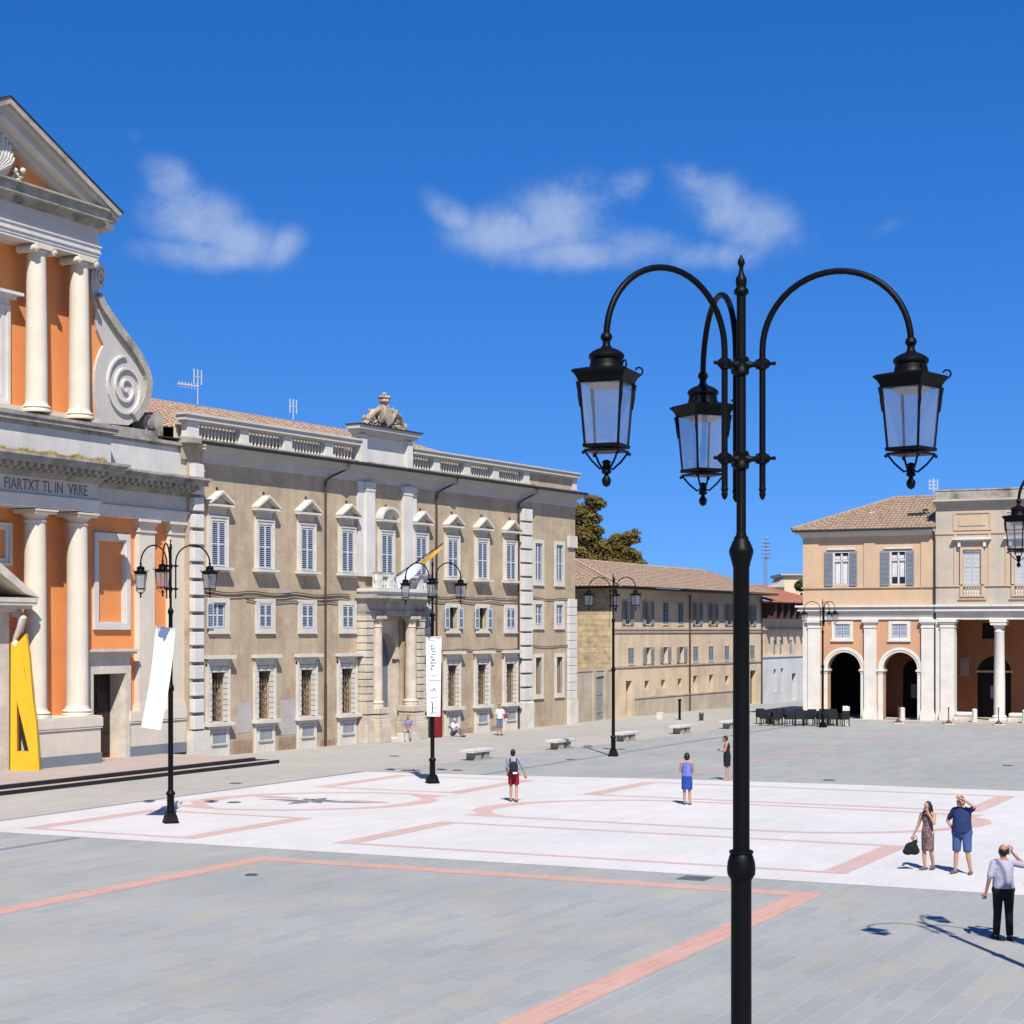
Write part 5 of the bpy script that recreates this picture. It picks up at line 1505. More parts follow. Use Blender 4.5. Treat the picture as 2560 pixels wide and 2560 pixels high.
def make_lamp():
    L = thing('street_lamp', 'lamp', 'street lamp')
    pole = MB().sq([(.205, 0), (.205, .05), (.19, .08), (.165, .2), (.125, .30), (.125, .33)], rot=0)
    pole.lathe([(.115, .30), (.118, .36), (.105, .40), (.105, .80), (.112, .82), (.135, .835), (.14, .86), (.13, .885), (.10, .93), (.082, .95),
                (.076, .97), (.074, 2.4), (.073, 3.80), (.075, 3.83), (.098, 3.865), (.102, 3.90), (.098, 3.95), (.086, 3.995), (.078, 4.01), (.086, 4.02), (.086, 4.035), (.06, 4.045),
                (.0595, 5.0), (.058, 6.05), (.062, 6.06), (.068, 6.09), (.083, 6.14), (.088, 6.165), (.085, 6.18), (.062, 6.235), (.052, 6.25), (.052, 6.265), (.04, 6.275),
                (.0345, 6.30), (.033, 7.9), (.033, 7.985), (.05, 7.998), (.054, 8.012), (.05, 8.028), (.036, 8.045), (.036, 8.06), (.041, 8.085), (.038, 8.11), (.022, 8.135), (.016, 8.16), (.014, 8.185), (.02, 8.20), (.027, 8.218), (.022, 8.24), (.010, 8.262), (.003, 8.28)], 0, 0, 28)
    pole.build('pole', m_black, L, smooth=35)
    for zc in (6.82, 7.49):
        cl = MB()
        cl.lathe([(.045, -.07), (.056, -.06), (.056, -.03), (.05, -.02), (.05, .02), (.056, .03), (.056, .05), (.045, .06)], 0, 0, 16, zc)
        for a in (-124, -7, 113):
            u = (math.sin(R(a)), math.cos(R(a)))
            cl.tube([(u[0] * .04, u[1] * .04, zc), (u[0] * .06, u[1] * .06, zc), (u[0] * .075, u[1] * .075, zc), (u[0] * .105, u[1] * .105, zc), (u[0] * .11, u[1] * .11, zc), (u[0] * .2, u[1] * .2, zc), (u[0] * .21, u[1] * .21, zc), (u[0] * .235, u[1] * .235, zc)], [.034, .03, .02, .02, .036, .03, .012, .012], 10)
            cl.lathe([(.026, -.04), (.034, -.035), (.034, .035), (.026, .04)], u[0] * .155, u[1] * .155, 12, zc)
            cl.ball((u[0] * .24, u[1] * .24, zc), .015, 8)
        cl.build('clamp', m_black, L, smooth=35)
    for a, rot in ((-124, R(-20)), (-7, R(-65)), (113, R(-41))):
        u = (math.sin(R(a)), math.cos(R(a)))
        path = [(.155, 6.62), (.155, 7.0), (.155, 7.35), (.155, 7.57)]
        cx, r = (.155 + LARM) / 2, (LARM - .155) / 2
        path += [(cx - r * math.cos(PI * i / 24), 7.585 + r * math.sin(PI * i / 24)) for i in range(25)]
        mb = MB().tube([(u[0] * d, u[1] * d, z) for d, z in path], .0225, 12)
        mb.lathe([(.003, 6.525), (.016, 6.54), (.024, 6.565), (.02, 6.585), (.026, 6.595), (.026, 6.605), (.022, 6.62)], u[0] * .155, u[1] * .155, 12)
        mb.build('arm', m_black, L, smooth=40)
        lantern_meshes(L, a, rot)
    return L
G_L = 'black three-armed street lamps on the square'
lamp = make_lamp()
lamp.location = (1.632, 12.83, 0)
tag(lamp, 'tall black three-armed street lamp nearest the viewer, standing against sky and paving', 'street lamp', G_L)
for (x, y, rz, sc, lab) in ((-9.94, 52.47, -67, 1, 'black street lamp with the plain slanting white banner before the orange church'),
                            (-2.92, 66.14, -65, 1, 'black street lamp with the upright printed banner before the palace portal'),
                            (4.52, 80.4, -14, .985, 'black street lamp without banner near the benches and tan rubble wall'),
                            (18.02, 104.5, -37, .90, 'small black street lamp beside the dark chairs by the arcade house'),
                            (8.92, 27.8, -22, 1, 'black street lamp cut by the right picture edge, its shadow lying on near slate')):
    o = copy_tree(lamp)
    o.location = (x, y, 0); o.rotation_euler = (0, 0, R(rz)); o.scale = (sc,) * 3
    tag(o, lab, 'street lamp', G_L)
# banners
def banner(label, loc, tl, tr, bl, br, z0, z1, marks, bow):
    b = thing('banner', label, 'banner', loc, 0, 'white banners on the lamp posts')
    n = 14
    mb = MB()
    def pt(u, v):          # u across, v down
        xl = tl + (bl - tl) * v; xr = tr + (br - tr) * v
        return (xl + (xr - xl) * u + bow * math.sin(PI * v) * .5, -.10 - .03 * math.sin(v * 5 + u * .6) - .10 * abs(bow) * v * 4, z1 + (z0 - z1) * v - .08 * (u if bow else 0) * 1)
    for i in range(n):
        for j in range(3):
            mb.poly([pt(j / 3, i / n), pt((j + 1) / 3, i / n), pt((j + 1) / 3, (i + 1) / n), pt(j / 3, (i + 1) / n)])
    mb.build('banner_cloth', m_cloth, b, smooth=True)
    MB().tube([Vector(pt(-.02, 0)), Vector(pt(1.02, 0))], .022, 6).tube([(0, -.10, z1 - .05), (0, 0, z1 - .05)], .02, 6).build('rod', m_white, b)
    if marks:
        mk = MB(); mk2 = MB()
        rnd = random.Random(4)
        def dash(m, u0, u1, v0, v1):
            p = [Vector(pt(u0, v0)), Vector(pt(u1, v0)), Vector(pt(u1, v1)), Vector(pt(u0, v1))]
            m.poly([tuple(q + Vector((0, -.012, 0))) for q in p])
        dash(mk2, .18, .62, .030, .042); dash(mk2, .68, .95, .012, .018)
        v = .09
        for k in range(9):           # tall upright lettering
            for _ in range(3):
                u = rnd.uniform(.27, .5); dash(mk, u, u + rnd.uniform(.08, .2), v + rnd.uniform(0, .018), v + rnd.uniform(.022, .03))
            v += .036
        dash(mk, .30, .70, .408, .412)
        for (v0, u0, u1) in ((.475, .33, .72), (.535, .2, .95), (.64, .45, .6), (.66, .2, .75), (.75, .25, .75), (.81, .28, .65), (.88, .35, .75), (.945, .22, .85)):
            u = u0
            while u < u1:
                w = rnd.uniform(.025, .06); hgt = rnd.uniform(.010, .024)
                dash(mk, u, u + w, v0, v0 + hgt); u += w + rnd.uniform(.015, .04)
        mk.build('lettering', mat('grey blue print', (.30, .33, .42), var=.2), b)
        mk2.build('lettering', mat('pale blue print', (.35, .58, .74), var=.1), b)
banner('plain white banner blown sideways on the lamp post before the church', (-9.94, 52.47, 0), -.41, .16, -.84, -.27, 2.80, 5.72, False, .12)
banner('upright white banner with small grey blue lettering before the palace portal', (-2.92, 66.14, 0), -.24, .34, -.20, .29, 2.46, 5.37, True, 0)

# ---------------------------------------------------------------- benches and small things of the square
bn = thing('bench', 'b', 'bench')
MB().box(-1.0, 1.0, -.32, .32, .33, .46).build('seat', m_bench, bn, bevel=.015)
MB().box(-.58, -.12, -.25, .25, 0, .33).build('leg', m_benchd, bn)
MB().box(.12, .58, -.25, .25, 0, .33).build('leg', m_benchd, bn)
G_B = 'stone benches in a row along the palace side'
for i, (x, y, lab) in enumerate(((-1.48, 78.4, 'pale stone bench nearest the viewer, just right of the printed banner lamp'), (2.31, 85.43, 'pale stone bench second in the row, between the nearest bench and the bannerless lamp'),
                    (5.79, 91.6, 'pale stone bench just right of the bannerless lamp post base'), (9.24, 98.2, 'pale stone bench standing alone left of the near lamp pole, before the white block'),
                    (12.55, 103.4, 'pale stone bench half hidden by the left edge of the near lamp pole'), (15.8, 109.2, 'farthest pale stone bench, seen just right of the near lamp pole'))):
    o = bn if i == 0 else copy_tree(bn)
    o.location = (x, y, .004); o.rotation_euler = (0, 0, RZ_SQ - R(3))
    tag(o, lab, 'bench', G_B)
def simple(name, label, cat, loc, mb, m, rz=0, group=None, **k):
    o = mb.build(name, m, None, **k)
    o.location = loc; o.rotation_euler = (0, 0, rz)
    return tag(o, label, cat, group)
wb = thing('stone_block', 'small white stone block on the pavement before the long tan house', 'block', (9.33, 113.3, .0), MA)
MB().box(-.2, .2, -.2, .2, 0, .40).taper(-.22, .22, -.22, .22, .40, .46, -.03).build('block', m_white, wb, bevel=.02)
tp = thing('post', 'slim dark square post on the pavement by the long tan house', 'post', (10.55, 113.4, 0), MA)
MB().box(-.06, .06, -.06, .06, 0, 1.2).build('shaft', m_black, tp)
MB().box(-.09, .09, -.09, .09, 1.2, 1.3).box(-.1, .1, -.1, .1, 0, .04).build('cap', m_black, tp)
bi = thing('litter_bin', 'low dark litter bin with pale rim near the long tan house', 'litter bin', (11.81, 112.4, 0))
MB().lathe([(.12, 0), (.13, .02), (.15, .44), (.16, .45)], 0, 0, 16).build('bin_body', mat('dark brown bin', (.06, .05, .045)), bi, smooth=35)
MB().lathe([(.165, .45), (.17, .47), (.165, .52), (.12, .53)], 0, 0, 16).build('rim', m_metal, bi, smooth=35)
# white bollards in front of the arcades
bo = thing('bollard', 'b', 'bollard')
MB().lathe([(.19, 0), (.19, .06), (.165, .08), (.155, .6), (.155, .66)], 0, 0, 18).build('shaft', m_stone, bo, smooth=35)
MB().lathe([(.155, .66), (.165, .68), (.16, .74), (.11, .80), (.02, .82)], 0, 0, 18).build('cap', m_stone, bo, smooth=35)
for i, (x, lab) in enumerate(((2.75, 'white stone bollard in front of the dark left arch, beside the chairs'), (6.18, 'white stone bollard in front of the right arch of the arcade house'), (10.55, 'white stone bollard before the loggia door, left of the first column'), (13.5, 'white stone bollard at the far right picture edge before the loggia'))):
    o = bo if i == 0 else copy_tree(bo)
    o.location = right_pt(x, -1.2, .1)
    tag(o, lab, 'bollard', 'white bollards before the arcades')
# dark red rope posts
po = thing('barrier_post', 'b', 'barrier post')
MB().box(-.3, .3, -.3, .3, 0, .05).build('base_plate', m_white, po)
MB().lathe([(.24, .05), (.22, .10), (.10, .18), (.05, .26), (.03, .30)], 0, 0, 16).build('base', mat('maroon painted metal', (.12, .035, .035), rough=.5), po, smooth=35)
MB().tube([(0, 0, .28), (0, 0, .92)], .032, 8).ball((0, 0, .98), .06, 10).ball((0, 0, .84), .05, 8).build('shaft', MATS['maroon painted metal'], po, smooth=35)
for i, (x, y, lab) in enumerate(((23.35, 108.94, 'maroon barrier post on white base nearest the arches'), (26.15, 107.93, 'maroon barrier post on white base before the wide pier of the loggia'), (28.95, 107.22, 'maroon barrier post on white base before the round loggia column'))):
    o = po if i == 0 else copy_tree(po)
    o.location = (x, y, .0)
    tag(o, lab, 'barrier post', 'maroon barrier posts before the arcades')
# low pale rounded blocks between the columns
for i, (x, lab) in enumerate(((9.75, 'low rounded pale block beside the wide loggia pier'), (12.95, 'low rounded pale block right of the round loggia column'))):
    t = thing('rounded_block', lab, 'stone block', right_pt(x, -.2, .1), RA, 'rounded pale blocks at the loggia')
    MB().box(-.62, .62, -.3, .3, 0, .28).build('base', m_stone_warm, t, bevel=.04)
    MB().box(-.56, .56, -.27, .27, .28, .56).build('top', m_travert, t, bevel=.13)
# dark chairs
m_ch = mat('black chair weave', (.012, .013, .016), rough=.7, var=.3)
ch = thing('chair', 'c', 'chair')
MB().box(-.27, .27, -.25, .27, .40, .47).box(-.29, -.25, -.25, .27, .47, .66).box(.25, .29, -.25, .27, .47, .66).build('seat', m_ch, ch)
MB().box(-.27, .27, .22, .28, .47, .92).build('backrest', m_ch, ch)
for sx in (-.24, .24):
    for sy in (-.22, .24):
        MB().box(sx - .022, sx + .022, sy - .022, sy + .022, 0, .40).build('leg', m_ch, ch)
rnd = random.Random(8)
k = 0
ords = ['first', 'second', 'third', 'fourth', 'fifth', 'sixth', 'seventh', 'eighth']
for row, (n, y0, nm) in enumerate(((8, 106.4, 'front'), (7, 108.3, 'back'))):
    for i in range(n):
        o = ch if k == 0 else copy_tree(ch)
        x = 15.0 + i * (.64 if row == 0 else .70) + rnd.uniform(-.08, .08) + row * .1
        o.location = (x, y0 - i * .10 + rnd.uniform(-.15, .15), 0)
        o.rotation_euler = (0, 0, R(rnd.choice((180, 170, 190, 20, -15, 100))) if row else R(180 + rnd.uniform(-25, 25)))
        tag(o, 'black woven chair, %s from the left in the %s row by the arcade house' % (ords[i], nm), 'chair', 'black outdoor chairs by the arcade house')
        k += 1
tb = thing('table', 't', 'table')
MB().box(-.4, .4, -.4, .4, .70, .74).build('table_top', m_ch, tb)
MB().tube([(0, 0, .03), (0, 0, .7)], .04, 8).box(-.25, .25, -.03, .03, 0, .04).box(-.03, .03, -.25, .25, 0, .04).build('pedestal', m_ch, tb)
for i, (x, y, lab) in enumerate(((15.9, 107.4, 'black square table among the left chairs'), (17.3, 107.2, 'black square table in the middle of the dark chairs'), (18.9, 106.9, 'black square table among the chairs right of the small lamp'))):
    o = tb if i == 0 else copy_tree(tb)
    o.location = (x, y, 0)
    tag(o, lab, 'table', 'black tables among the chairs')
ms = thing('menu_stand', 'white upright menu stand at the right end of the black chairs', 'menu stand', (19.75, 106.9, 0), R(20))
MB().tube([(0, 0, 0), (0, 0, .8)], .05, 8).box(-.16, .16, -.16, .16, 0, .04).build('stand', m_white, ms)
MB().box(-.17, .17, -.06, .02, .78, 1.14).build('board', m_white, ms, bevel=.02)
# covers and drains let into the paving
m_cov = mat('dark cast iron cover', (.19, .195, .20), rough=.7, var=.2)
def G(x, y):
    Y = 4505.0 * CAM_H / (y - 1577.0); return ((x - 1280.0) / 4505.0 * Y, Y)
cv = [(986, 1891, .30, 'dark drain cover on the beige paving before the palace windows'), (1017, 1927, .31, 'dark round cover left of the printed banner lamp base'), (1144, 1926, .29, 'dark round cover right of the printed banner lamp base'),
      (1427, 1899, .28, 'dark cover on the slate left of the bannerless lamp'), (1553, 1873.5, .28, 'dark cover just right of the bannerless lamp base'), (2519, 1914, .27, 'dark cover near the right edge of the far slate paving'),
      (2073, 1951, .30, 'dark cover at the far edge of the white paving right of the near lamp'), (589, 1959, .30, 'dark cover on the beige paving before the church steps'), (629, 2188, .20, 'dark cover on the near slate below the salmon band corner'), (585, 2006.5, .30, 'small dark disc inside the medallion on the white paving')]  # last entry draws a small dark ribbed disc
for (x, y, r, lab) in cv:
    gx, gy = G(x, y)
    r *= .78
    c = thing('drain_cover', lab, 'drain cover', (gx, gy, .010), 0, 'iron covers in the paving')
    MB().lathe([(r, 0), (r, .006), (r - .03, .009)], 0, 0, 24).build('rim', m_cov, c)
    mb = MB()
    for i in range(-3, 4): mb.box(-r * .7, r * .7, i * r * .22 - .02, i * r * .22 + .02, .009, .013)
    mb.build('grate', mat('dark cover ribs', (.09, .092, .095), rough=.7), c)
gx, gy = G(1737, 2196)
c = thing('drain_grate', 'dark rectangular drain grate in the slate left of the near lamp', 'drain', (gx, gy, .006), RZ_SQ)
MB().box(-.34, .34, -.34, .34, 0, .006).build('frame', m_cov, c)
mb = MB()
for i in range(7): mb.box(-.3, .3, -.28 + i * .085, -.24 + i * .085, .006, .011)
mb.build('grate', MATS['dark cover ribs'], c)
# ---------------------------------------------------------------- people
def skinmat(name, c): return mat(name, c, rough=.55, var=.06, vs=6, fine=.03, spec=.35)
m_skin = skinmat('tanned skin', (.52, .27, .165))
m_skin2 = skinmat('brown tanned skin', (.40, .19, .11))
m_hair = mat('dark brown hair', (.018, .012, .009), rough=.5, var=.4, vs=20)
m_eye = mat('dark eyes', (.01, .01, .01), rough=.3)
m_lip = mat('lips', (.33, .11, .09), rough=.5)
def fuse(mb, name, m, parent, voxel, smooth=4):
    me = bpy.data.meshes.new(name)
    me.from_pydata(mb.v, [], mb.f)
    o = bpy.data.objects.new(name + '_tmp', me)
    COL.objects.link(o)
    r = o.modifiers.new('r', 'REMESH'); r.mode = 'VOXEL'; r.voxel_size = voxel; r.use_smooth_shade = True
    s = o.modifiers.new('s', 'SMOOTH'); s.iterations = smooth; s.factor = .5
    dg = bpy.context.evaluated_depsgraph_get()
    me2 = bpy.data.meshes.new_from_object(o.evaluated_get(dg))
    bpy.data.objects.remove(o); bpy.data.meshes.remove(me)
    me2.name = name
    for p in me2.polygons: p.use_smooth = True
    me2.materials.clear(); me2.materials.append(m)
    o = bpy.data.objects.new(name, me2)
    COL.objects.link(o)
    o.parent = parent
    return o
def lerp(a, b, t): return tuple(a[i] + (b[i] - a[i]) * t for i in range(3))
STAND = dict(head=(0, .02, 1.63), neck=(0, 0, 1.47), shL=(-.185, 0, 1.42), shR=(.185, 0, 1.42), elL=(-.24, -.02, 1.13), elR=(.24, -.02, 1.13), wrL=(-.25, .06, .89), wrR=(.25, .06, .89),
             hipL=(-.09, 0, .93), hipR=(.09, 0, .93), knL=(-.10, .02, .50), knR=(.10, .02, .50), anL=(-.10, -.02, .08), anR=(.10, -.02, .08), belly=(0, .01, 1.10), chest=(0, .01, 1.30), pel=(0, 0, .95))
def person(label, loc, heading, h, pose, garments, hair, build=1.0, skin=None, voxel=.011, look=0.0, name='person', hairm=None, shoes=None):
    skin = skin or m_skin
    J = dict(STAND); J.update(pose)
    P = thing(name, label, 'person', loc, R(-heading))
    s = h / 1.75
    P.scale = (s, s, s)
    w = build
    b = MB()
    hd = Vector(J['head'])
    rot = Matrix.Rotation(R(-look), 3, 'Z')
    def H(x, y, z): return tuple(hd + rot @ Vector((x, y, z)))
    b.ball(H(0, 0, .01), (.078, .097, .118), 18, rot)
    b.ball(H(0, .035, -.055), (.058, .062, .062), 12, rot)
    b.cone(H(0, .085, .0), H(0, .112, -.025), .012, .016, 8)
    for sx in (-1, 1): b.ball(H(sx * .08, -.005, -.005), (.014, .025, .035), 8, rot)
    b.cone(tuple(hd + Vector((0, -.015, -.06))), J['neck'], .052, .058)
    ch, be, pe = J['chest'], J['belly'], J['pel']
    b.ball(ch, (.165 * w, .112 * w, .19)); b.ball(be, (.145 * w, .108 * w, .17)); b.ball(pe, (.165 * w, .118 * w, .14))
    b.cone(J['neck'], ch, .06, .12)
    for S_ in 'LR':
        sg = -1 if S_ == 'L' else 1
        sh, el, wr, hp, kn, an = (J[k + S_] for k in ('sh', 'el', 'wr', 'hip', 'kn', 'an'))
        b.cone(lerp(J['neck'], sh, .25), sh, .06, .056)
        b.cone(sh, el, .052 * (.6 + .4 * w), .040); b.cone(el, wr, .040, .026)
        b.cone(pe, hp, .11 * w, .10 * w); b.cone(hp, kn, .083 * (.5 + .5 * w), .055); b.cone(kn, lerp(kn, an, .35), .052, .054); b.cone(lerp(kn, an, .35), an, .054, .036)
        # foot
        d = Vector(J.get('toe' + S_, (an[0] + sg * .03, an[1] + .17, .03))) - Vector((an[0], an[1], .03))
        hl = Vector((an[0], an[1], an[2] - .045)) - d.normalized() * .045
        tip = Vector((an[0], an[1], an[2] - .05)) + d
        b.cone(an, tuple(hl), .036, .034); b.cone(tuple(hl), tuple(lerp(hl, tip, .65)), .034, .040); b.cone(tuple(lerp(hl, tip, .65)), tuple(tip), .040, .022)
        # hand: palm, four fingers and a thumb
        fd = (Vector(wr) - Vector(el)).normalized()
        if 'hd' + S_ in J: fd = Vector(J['hd' + S_]).normalized()
        side = fd.cross(Vector((0, 1, 0)) if abs(fd.y) < .8 else Vector((0, 0, 1))).normalized()
        nrm = side.cross(fd).normalized()
        pc = Vector(wr) + fd * .05
        b.cone(wr, tuple(pc), .024, .028); b.ball(tuple(pc + fd * .015), .034, 10)
        for i, (o_, l) in enumerate(((-.030, .062), (-.010, .075), (.010, .070), (.029, .055))):
            r0 = pc + fd * .035 + side * o_
            k1 = r0 + fd * l * .55 + side * o_ * .2 + nrm * .004
            k2 = k1 + fd * l * .38 + nrm * .022
            b.cone(tuple(r0), tuple(k1), .0105, .0095, 8); b.cone(tuple(k1), tuple(k2), .0095, .0078, 8)
        t0 = pc - side * .025 - fd * .01; t1 = t0 - side * .035 + fd * .03 + nrm * .01; t2 = t1 + fd * .032 + nrm * .012
        b.cone(tuple(t0), tuple(t1), .013, .011, 8); b.cone(tuple(t1), tuple(t2), .011, .009, 8)
    body = fuse(b, 'body', skin, P, voxel)
    e = MB()
    for sx in (-1, 1): e.ball(H(sx * .03, .088, .012), (.012, .008, .007), 8, rot)
    e.build('eyes', m_eye, P, smooth=True)
    MB().ball(H(0, .094, -.058), (.024, .008, .008), 8, rot).build('mouth', m_lip, P, smooth=True)
    # hair
    hb = MB()
    if hair == 'short' or hair == 'bald' or hair == 'long' or hair == 'bob':
        if hair == 'bald':
            for a in range(-125, 126, 25):
                hb.ball(H(.070 * math.sin(R(a)), -.025 - .075 * math.cos(R(a)), .0), (.026, .026, .055), 8, rot)
            hb.ball(H(0, -.06, -.03), (.06, .045, .05), 10, rot)
        else:
            hb.ball(H(0, -.018, .035), (.088, .098, .105), 16, rot)
            hb.ball(H(0, -.045, -.01), (.080, .070, .09), 14, rot)
        if hair == 'bob':
            hb.ball(H(0, -.03, -.01), (.108, .10, .125), 14, rot)
        if hair == 'long':
            for sx in (-1, 0, 1):
                hb.cone(H(sx * .055, -.05, 0), tuple(Vector(J['neck']) + Vector((sx * .075, -.10, -.12))), .055, .035)
                if sx: hb.cone(H(sx * .075, .0, .0), tuple(Vector(J['neck']) + Vector((sx * .11, .07, -.15))), .035, .025)
    if hb.v: fuse(hb, 'hair', hairm or m_hair, P, .011, 3)
    # garments
    for (nm, m, parts) in garments:
        g = MB()
        for q in parts:
            if q == 'torso':
                g.ball(ch, (.178 * w, .128 * w, .205)); g.ball(be, (.160 * w, .124 * w, .20)); g.cone(lerp(J['neck'], ch, .2), ch, .075, .13)
                for S_ in 'LR': g.cone(lerp(J['neck'], J['sh' + S_], .4), J['sh' + S_], .062, .064)
            elif q == 'vest':       # sleeveless top
                g.ball(ch, (.172 * w, .126 * w, .19)); g.ball(be, (.160 * w, .124 * w, .20)); g.cone(lerp(J['neck'], ch, .35), ch, .085, .13)
                for S_ in 'LR': g.cone(lerp(J['neck'], J['sh' + S_], .55), lerp(ch, J['sh' + S_], .6), .050, .055)
            elif q == 'loose':      # straight hanging hem of a shirt
                b0 = len(g.v)
                g.tube([lerp(ch, be, -.1), lerp(ch, be, .5), be, (pe[0], pe[1], pe[2] + .0)], [.150 * w, .166 * w, .172 * w, .180 * w], 24)
                for i in range(b0, len(g.v)): g.v[i] = (g.v[i][0], be[1] + (g.v[i][1] - be[1]) * .90, g.v[i][2])
            elif q[:6] == 'sleeve':
                t = float(q[7:]); S_ = q[6]
                sh, el, wr = J['sh' + S_], J['el' + S_], J['wr' + S_]
                if t <= 1: g.cone(sh, lerp(sh, el, t), .066, .060); g.cone(lerp(sh, el, t * .5), lerp(sh, el, t), .062, .064, 14, False)
                else: g.cone(sh, el, .066, .052); g.cone(el, lerp(el, wr, t - 1), .052, .042)
            elif q == 'pelvis':
                g.ball(pe, (.176 * w, .128 * w, .125)); g.ball((pe[0], pe[1], pe[2] - .07), (.13 * w, .118 * w, .11)); b0 = len(g.v)
                g.tube([(pe[0], pe[1], pe[2] + .09), (pe[0], pe[1], pe[2] + .0)], [.155 * w, .170 * w], 20)
                for i in range(b0, len(g.v)): g.v[i] = (g.v[i][0], pe[1] + (g.v[i][1] - pe[1]) * .74, g.v[i][2])
            elif q[:3] == 'leg':
                t = float(q[4:]); S_ = q[3]
                hp, kn, an = J['hip' + S_], J['kn' + S_], J['an' + S_]
                g.cone(pe, hp, .12 * w, .108 * w)
                if t <= 1: g.cone(hp, lerp(hp, kn, t * .5), .104 * (.4 + .6 * w), .092); g.cone(hp, lerp(hp, kn, t), .100 * (.4 + .6 * w), .092, 16, False)
                else: g.cone(hp, kn, .102 * (.4 + .6 * w), .078); g.cone(kn, lerp(kn, an, t - 1), .078, .066, 14, False)
            elif q[:5] == 'skirt':
                z1, r1 = map(float, q[6:].split(','))
                mk = ((J['knL'][0] + J['knR'][0]) / 2, (J['knL'][1] + J['knR'][1]) / 2)
                n = 8
                pts = [lerp((be[0], be[1], be[2]), (mk[0] * .6, mk[1] * .6, z1), i / n) for i in range(n + 1)]
                rad = [.150 * w, .168 * w, .180 * w, .184 * w] + [.184 * w + (r1 - .184 * w) * (i + 1) / 5 for i in range(5)]
                b0 = len(g.v)
                g.tube(pts, rad, 24)
                for i in range(b0, len(g.v)): g.v[i] = (g.v[i][0], be[1] + (g.v[i][1] - be[1]) * .85, g.v[i][2])
        fuse(g, nm, m, P, max(.010, voxel), 9)
    if shoes:
        g = MB()
        for S_ in 'LR':
            sg = -1 if S_ == 'L' else 1
            an = J['an' + S_]
            d = Vector(J.get('toe' + S_, (an[0] + sg * .03, an[1] + .17, .03))) - Vector((an[0], an[1], .03))
            hl = Vector((an[0], an[1], an[2] - .04)) - d.normalized() * .05; tip = Vector((an[0], an[1], an[2] - .045)) + d * 1.08
            g.cone(tuple(hl), tuple(lerp(hl, tip, .65)), .042, .047); g.cone(tuple(lerp(hl, tip, .65)), tuple(tip), .046, .028)
        fuse(g, 'shoes', shoes, P, .010, 2)
    return P
def cl(name, c, c2=None, vs=2.0, var=.10, fine=.08): return mat(name, c, rough=.9, var=var, vs=vs, c2=c2, fine=fine, bump=.9, bs=8)
c_white = cl('pale lilac shirt', (.43, .41, .49))
c_black = cl('black cloth', (.010, .010, .012))
c_navy = cl('navy polo cloth', (.020, .035, .115))
c_denim = cl('blue denim', (.055, .10, .24), var=.2)
c_red = cl('red shorts cloth', (.27, .010, .014))
c_card = cl('lilac grey cardigan', (.34, .33, .42))
c_blue = cl('mottled blue dress cloth', (.17, .20, .50), c2=(.08, .11, .38), vs=14, var=.3)
c_blued = cl('deep blue skirt cloth', (.02, .06, .30))
c_floral = cl('brown floral dress cloth', (.30, .185, .175), c2=(.055, .035, .04), vs=16, fine=.3)
c_shoe = cl('grey brown shoes', (.13, .11, .10))
c_bl = cl('black shoes', (.012, .011, .011))
WALK = dict(knL=(-.09, .10, .50), anL=(-.09, .10, .08), knR=(.10, .03, .50), anR=(.10, -.12, .09), toeR=(.13, .05, .04))

pm = person('bald man in pale shirt and black trousers seen from behind, phone at his ear', (8.90, 32.64, 0), -3, 1.72,
       dict(elR=(.42, .06, 1.36), wrR=(.20, .10, 1.60), hdR=(-.5, .0, .8), elL=(-.27, -.03, 1.14), wrL=(-.31, .04, .88), knL=(-.10, .03, .5), anL=(-.115, .06, .08), knR=(.105, .0, .5), anR=(.10, -.06, .08), hipL=(-.10, 0, .93), hipR=(.10, 0, .93)),
       [('shirt', c_white, ['torso', 'loose', 'sleeveL.85', 'sleeveR.85']), ('trousers', c_black, ['pelvis', 'legL1.98', 'legR1.98'])], 'bald', 1.12, m_skin2, .0075, shoes=c_bl, look=-4)
c = thing('phone', 'small pale phone held to the ear of the man in black trousers', 'phone', (8.90 + .13, 32.64 + .08, 1.60), 0)
MB().box(-.008, .008, -.035, .035, -.07, .07).build('case', mat('pale phone shell', (.55, .57, .60), rough=.4), c, bevel=.004)
MB().box(-.0095, -.008, -.03, .03, -.06, .06).build('screen', m_black, c)
person('heavy man in navy polo and denim shorts shading his eyes with a raised arm', (10.38, 41.56, 0), -145, 1.80,
       dict(elL=(-.34, .12, 1.52), wrL=(-.09, .20, 1.70), hdL=(.8, .1, .25), elR=(.36, -.06, 1.16), wrR=(.21, .05, 1.00), hdR=(-.5, .4, -.4), knL=(-.15, .06, .5), anL=(-.21, .02, .08), knR=(.11, .05, .5), anR=(.13, .08, .08), hipL=(-.11, 0, .93), hipR=(.11, 0, .93), head=(.02, .05, 1.61)),
       [('polo', c_navy, ['torso', 'loose', 'sleeveL.7', 'sleeveR.7']), ('shorts', c_denim, ['pelvis', 'legL1.0', 'legR1.0'])], 'short', 1.26, None, .0085, look=15, shoes=c_shoe)
person('long-haired woman in brown floral dress with one hand raised to her face', (9.74, 42.19, 0), -135, 1.60,
       dict(elL=(-.25, .12, 1.22), wrL=(-.10, .16, 1.50), hdL=(.3, .1, .9), elR=(.27, .02, 1.13), wrR=(.36, .10, .88), knL=(-.09, .0, .5), anL=(-.07, -.14, .10), toeL=(-.1, .03, .03), knR=(.08, .06, .5), anR=(.05, .06, .08), hipL=(-.09, 0, .95), hipR=(.09, 0, .95)),
       [('dress', c_floral, ['vest', 'skirt:.50,.16'])], 'long', .92, None, .0085, look=12, shoes=c_shoe)
bag = thing('handbag', 'black slouchy handbag hanging from the hand of the floral dress woman', 'bag', (9.33, 42.10, .36))
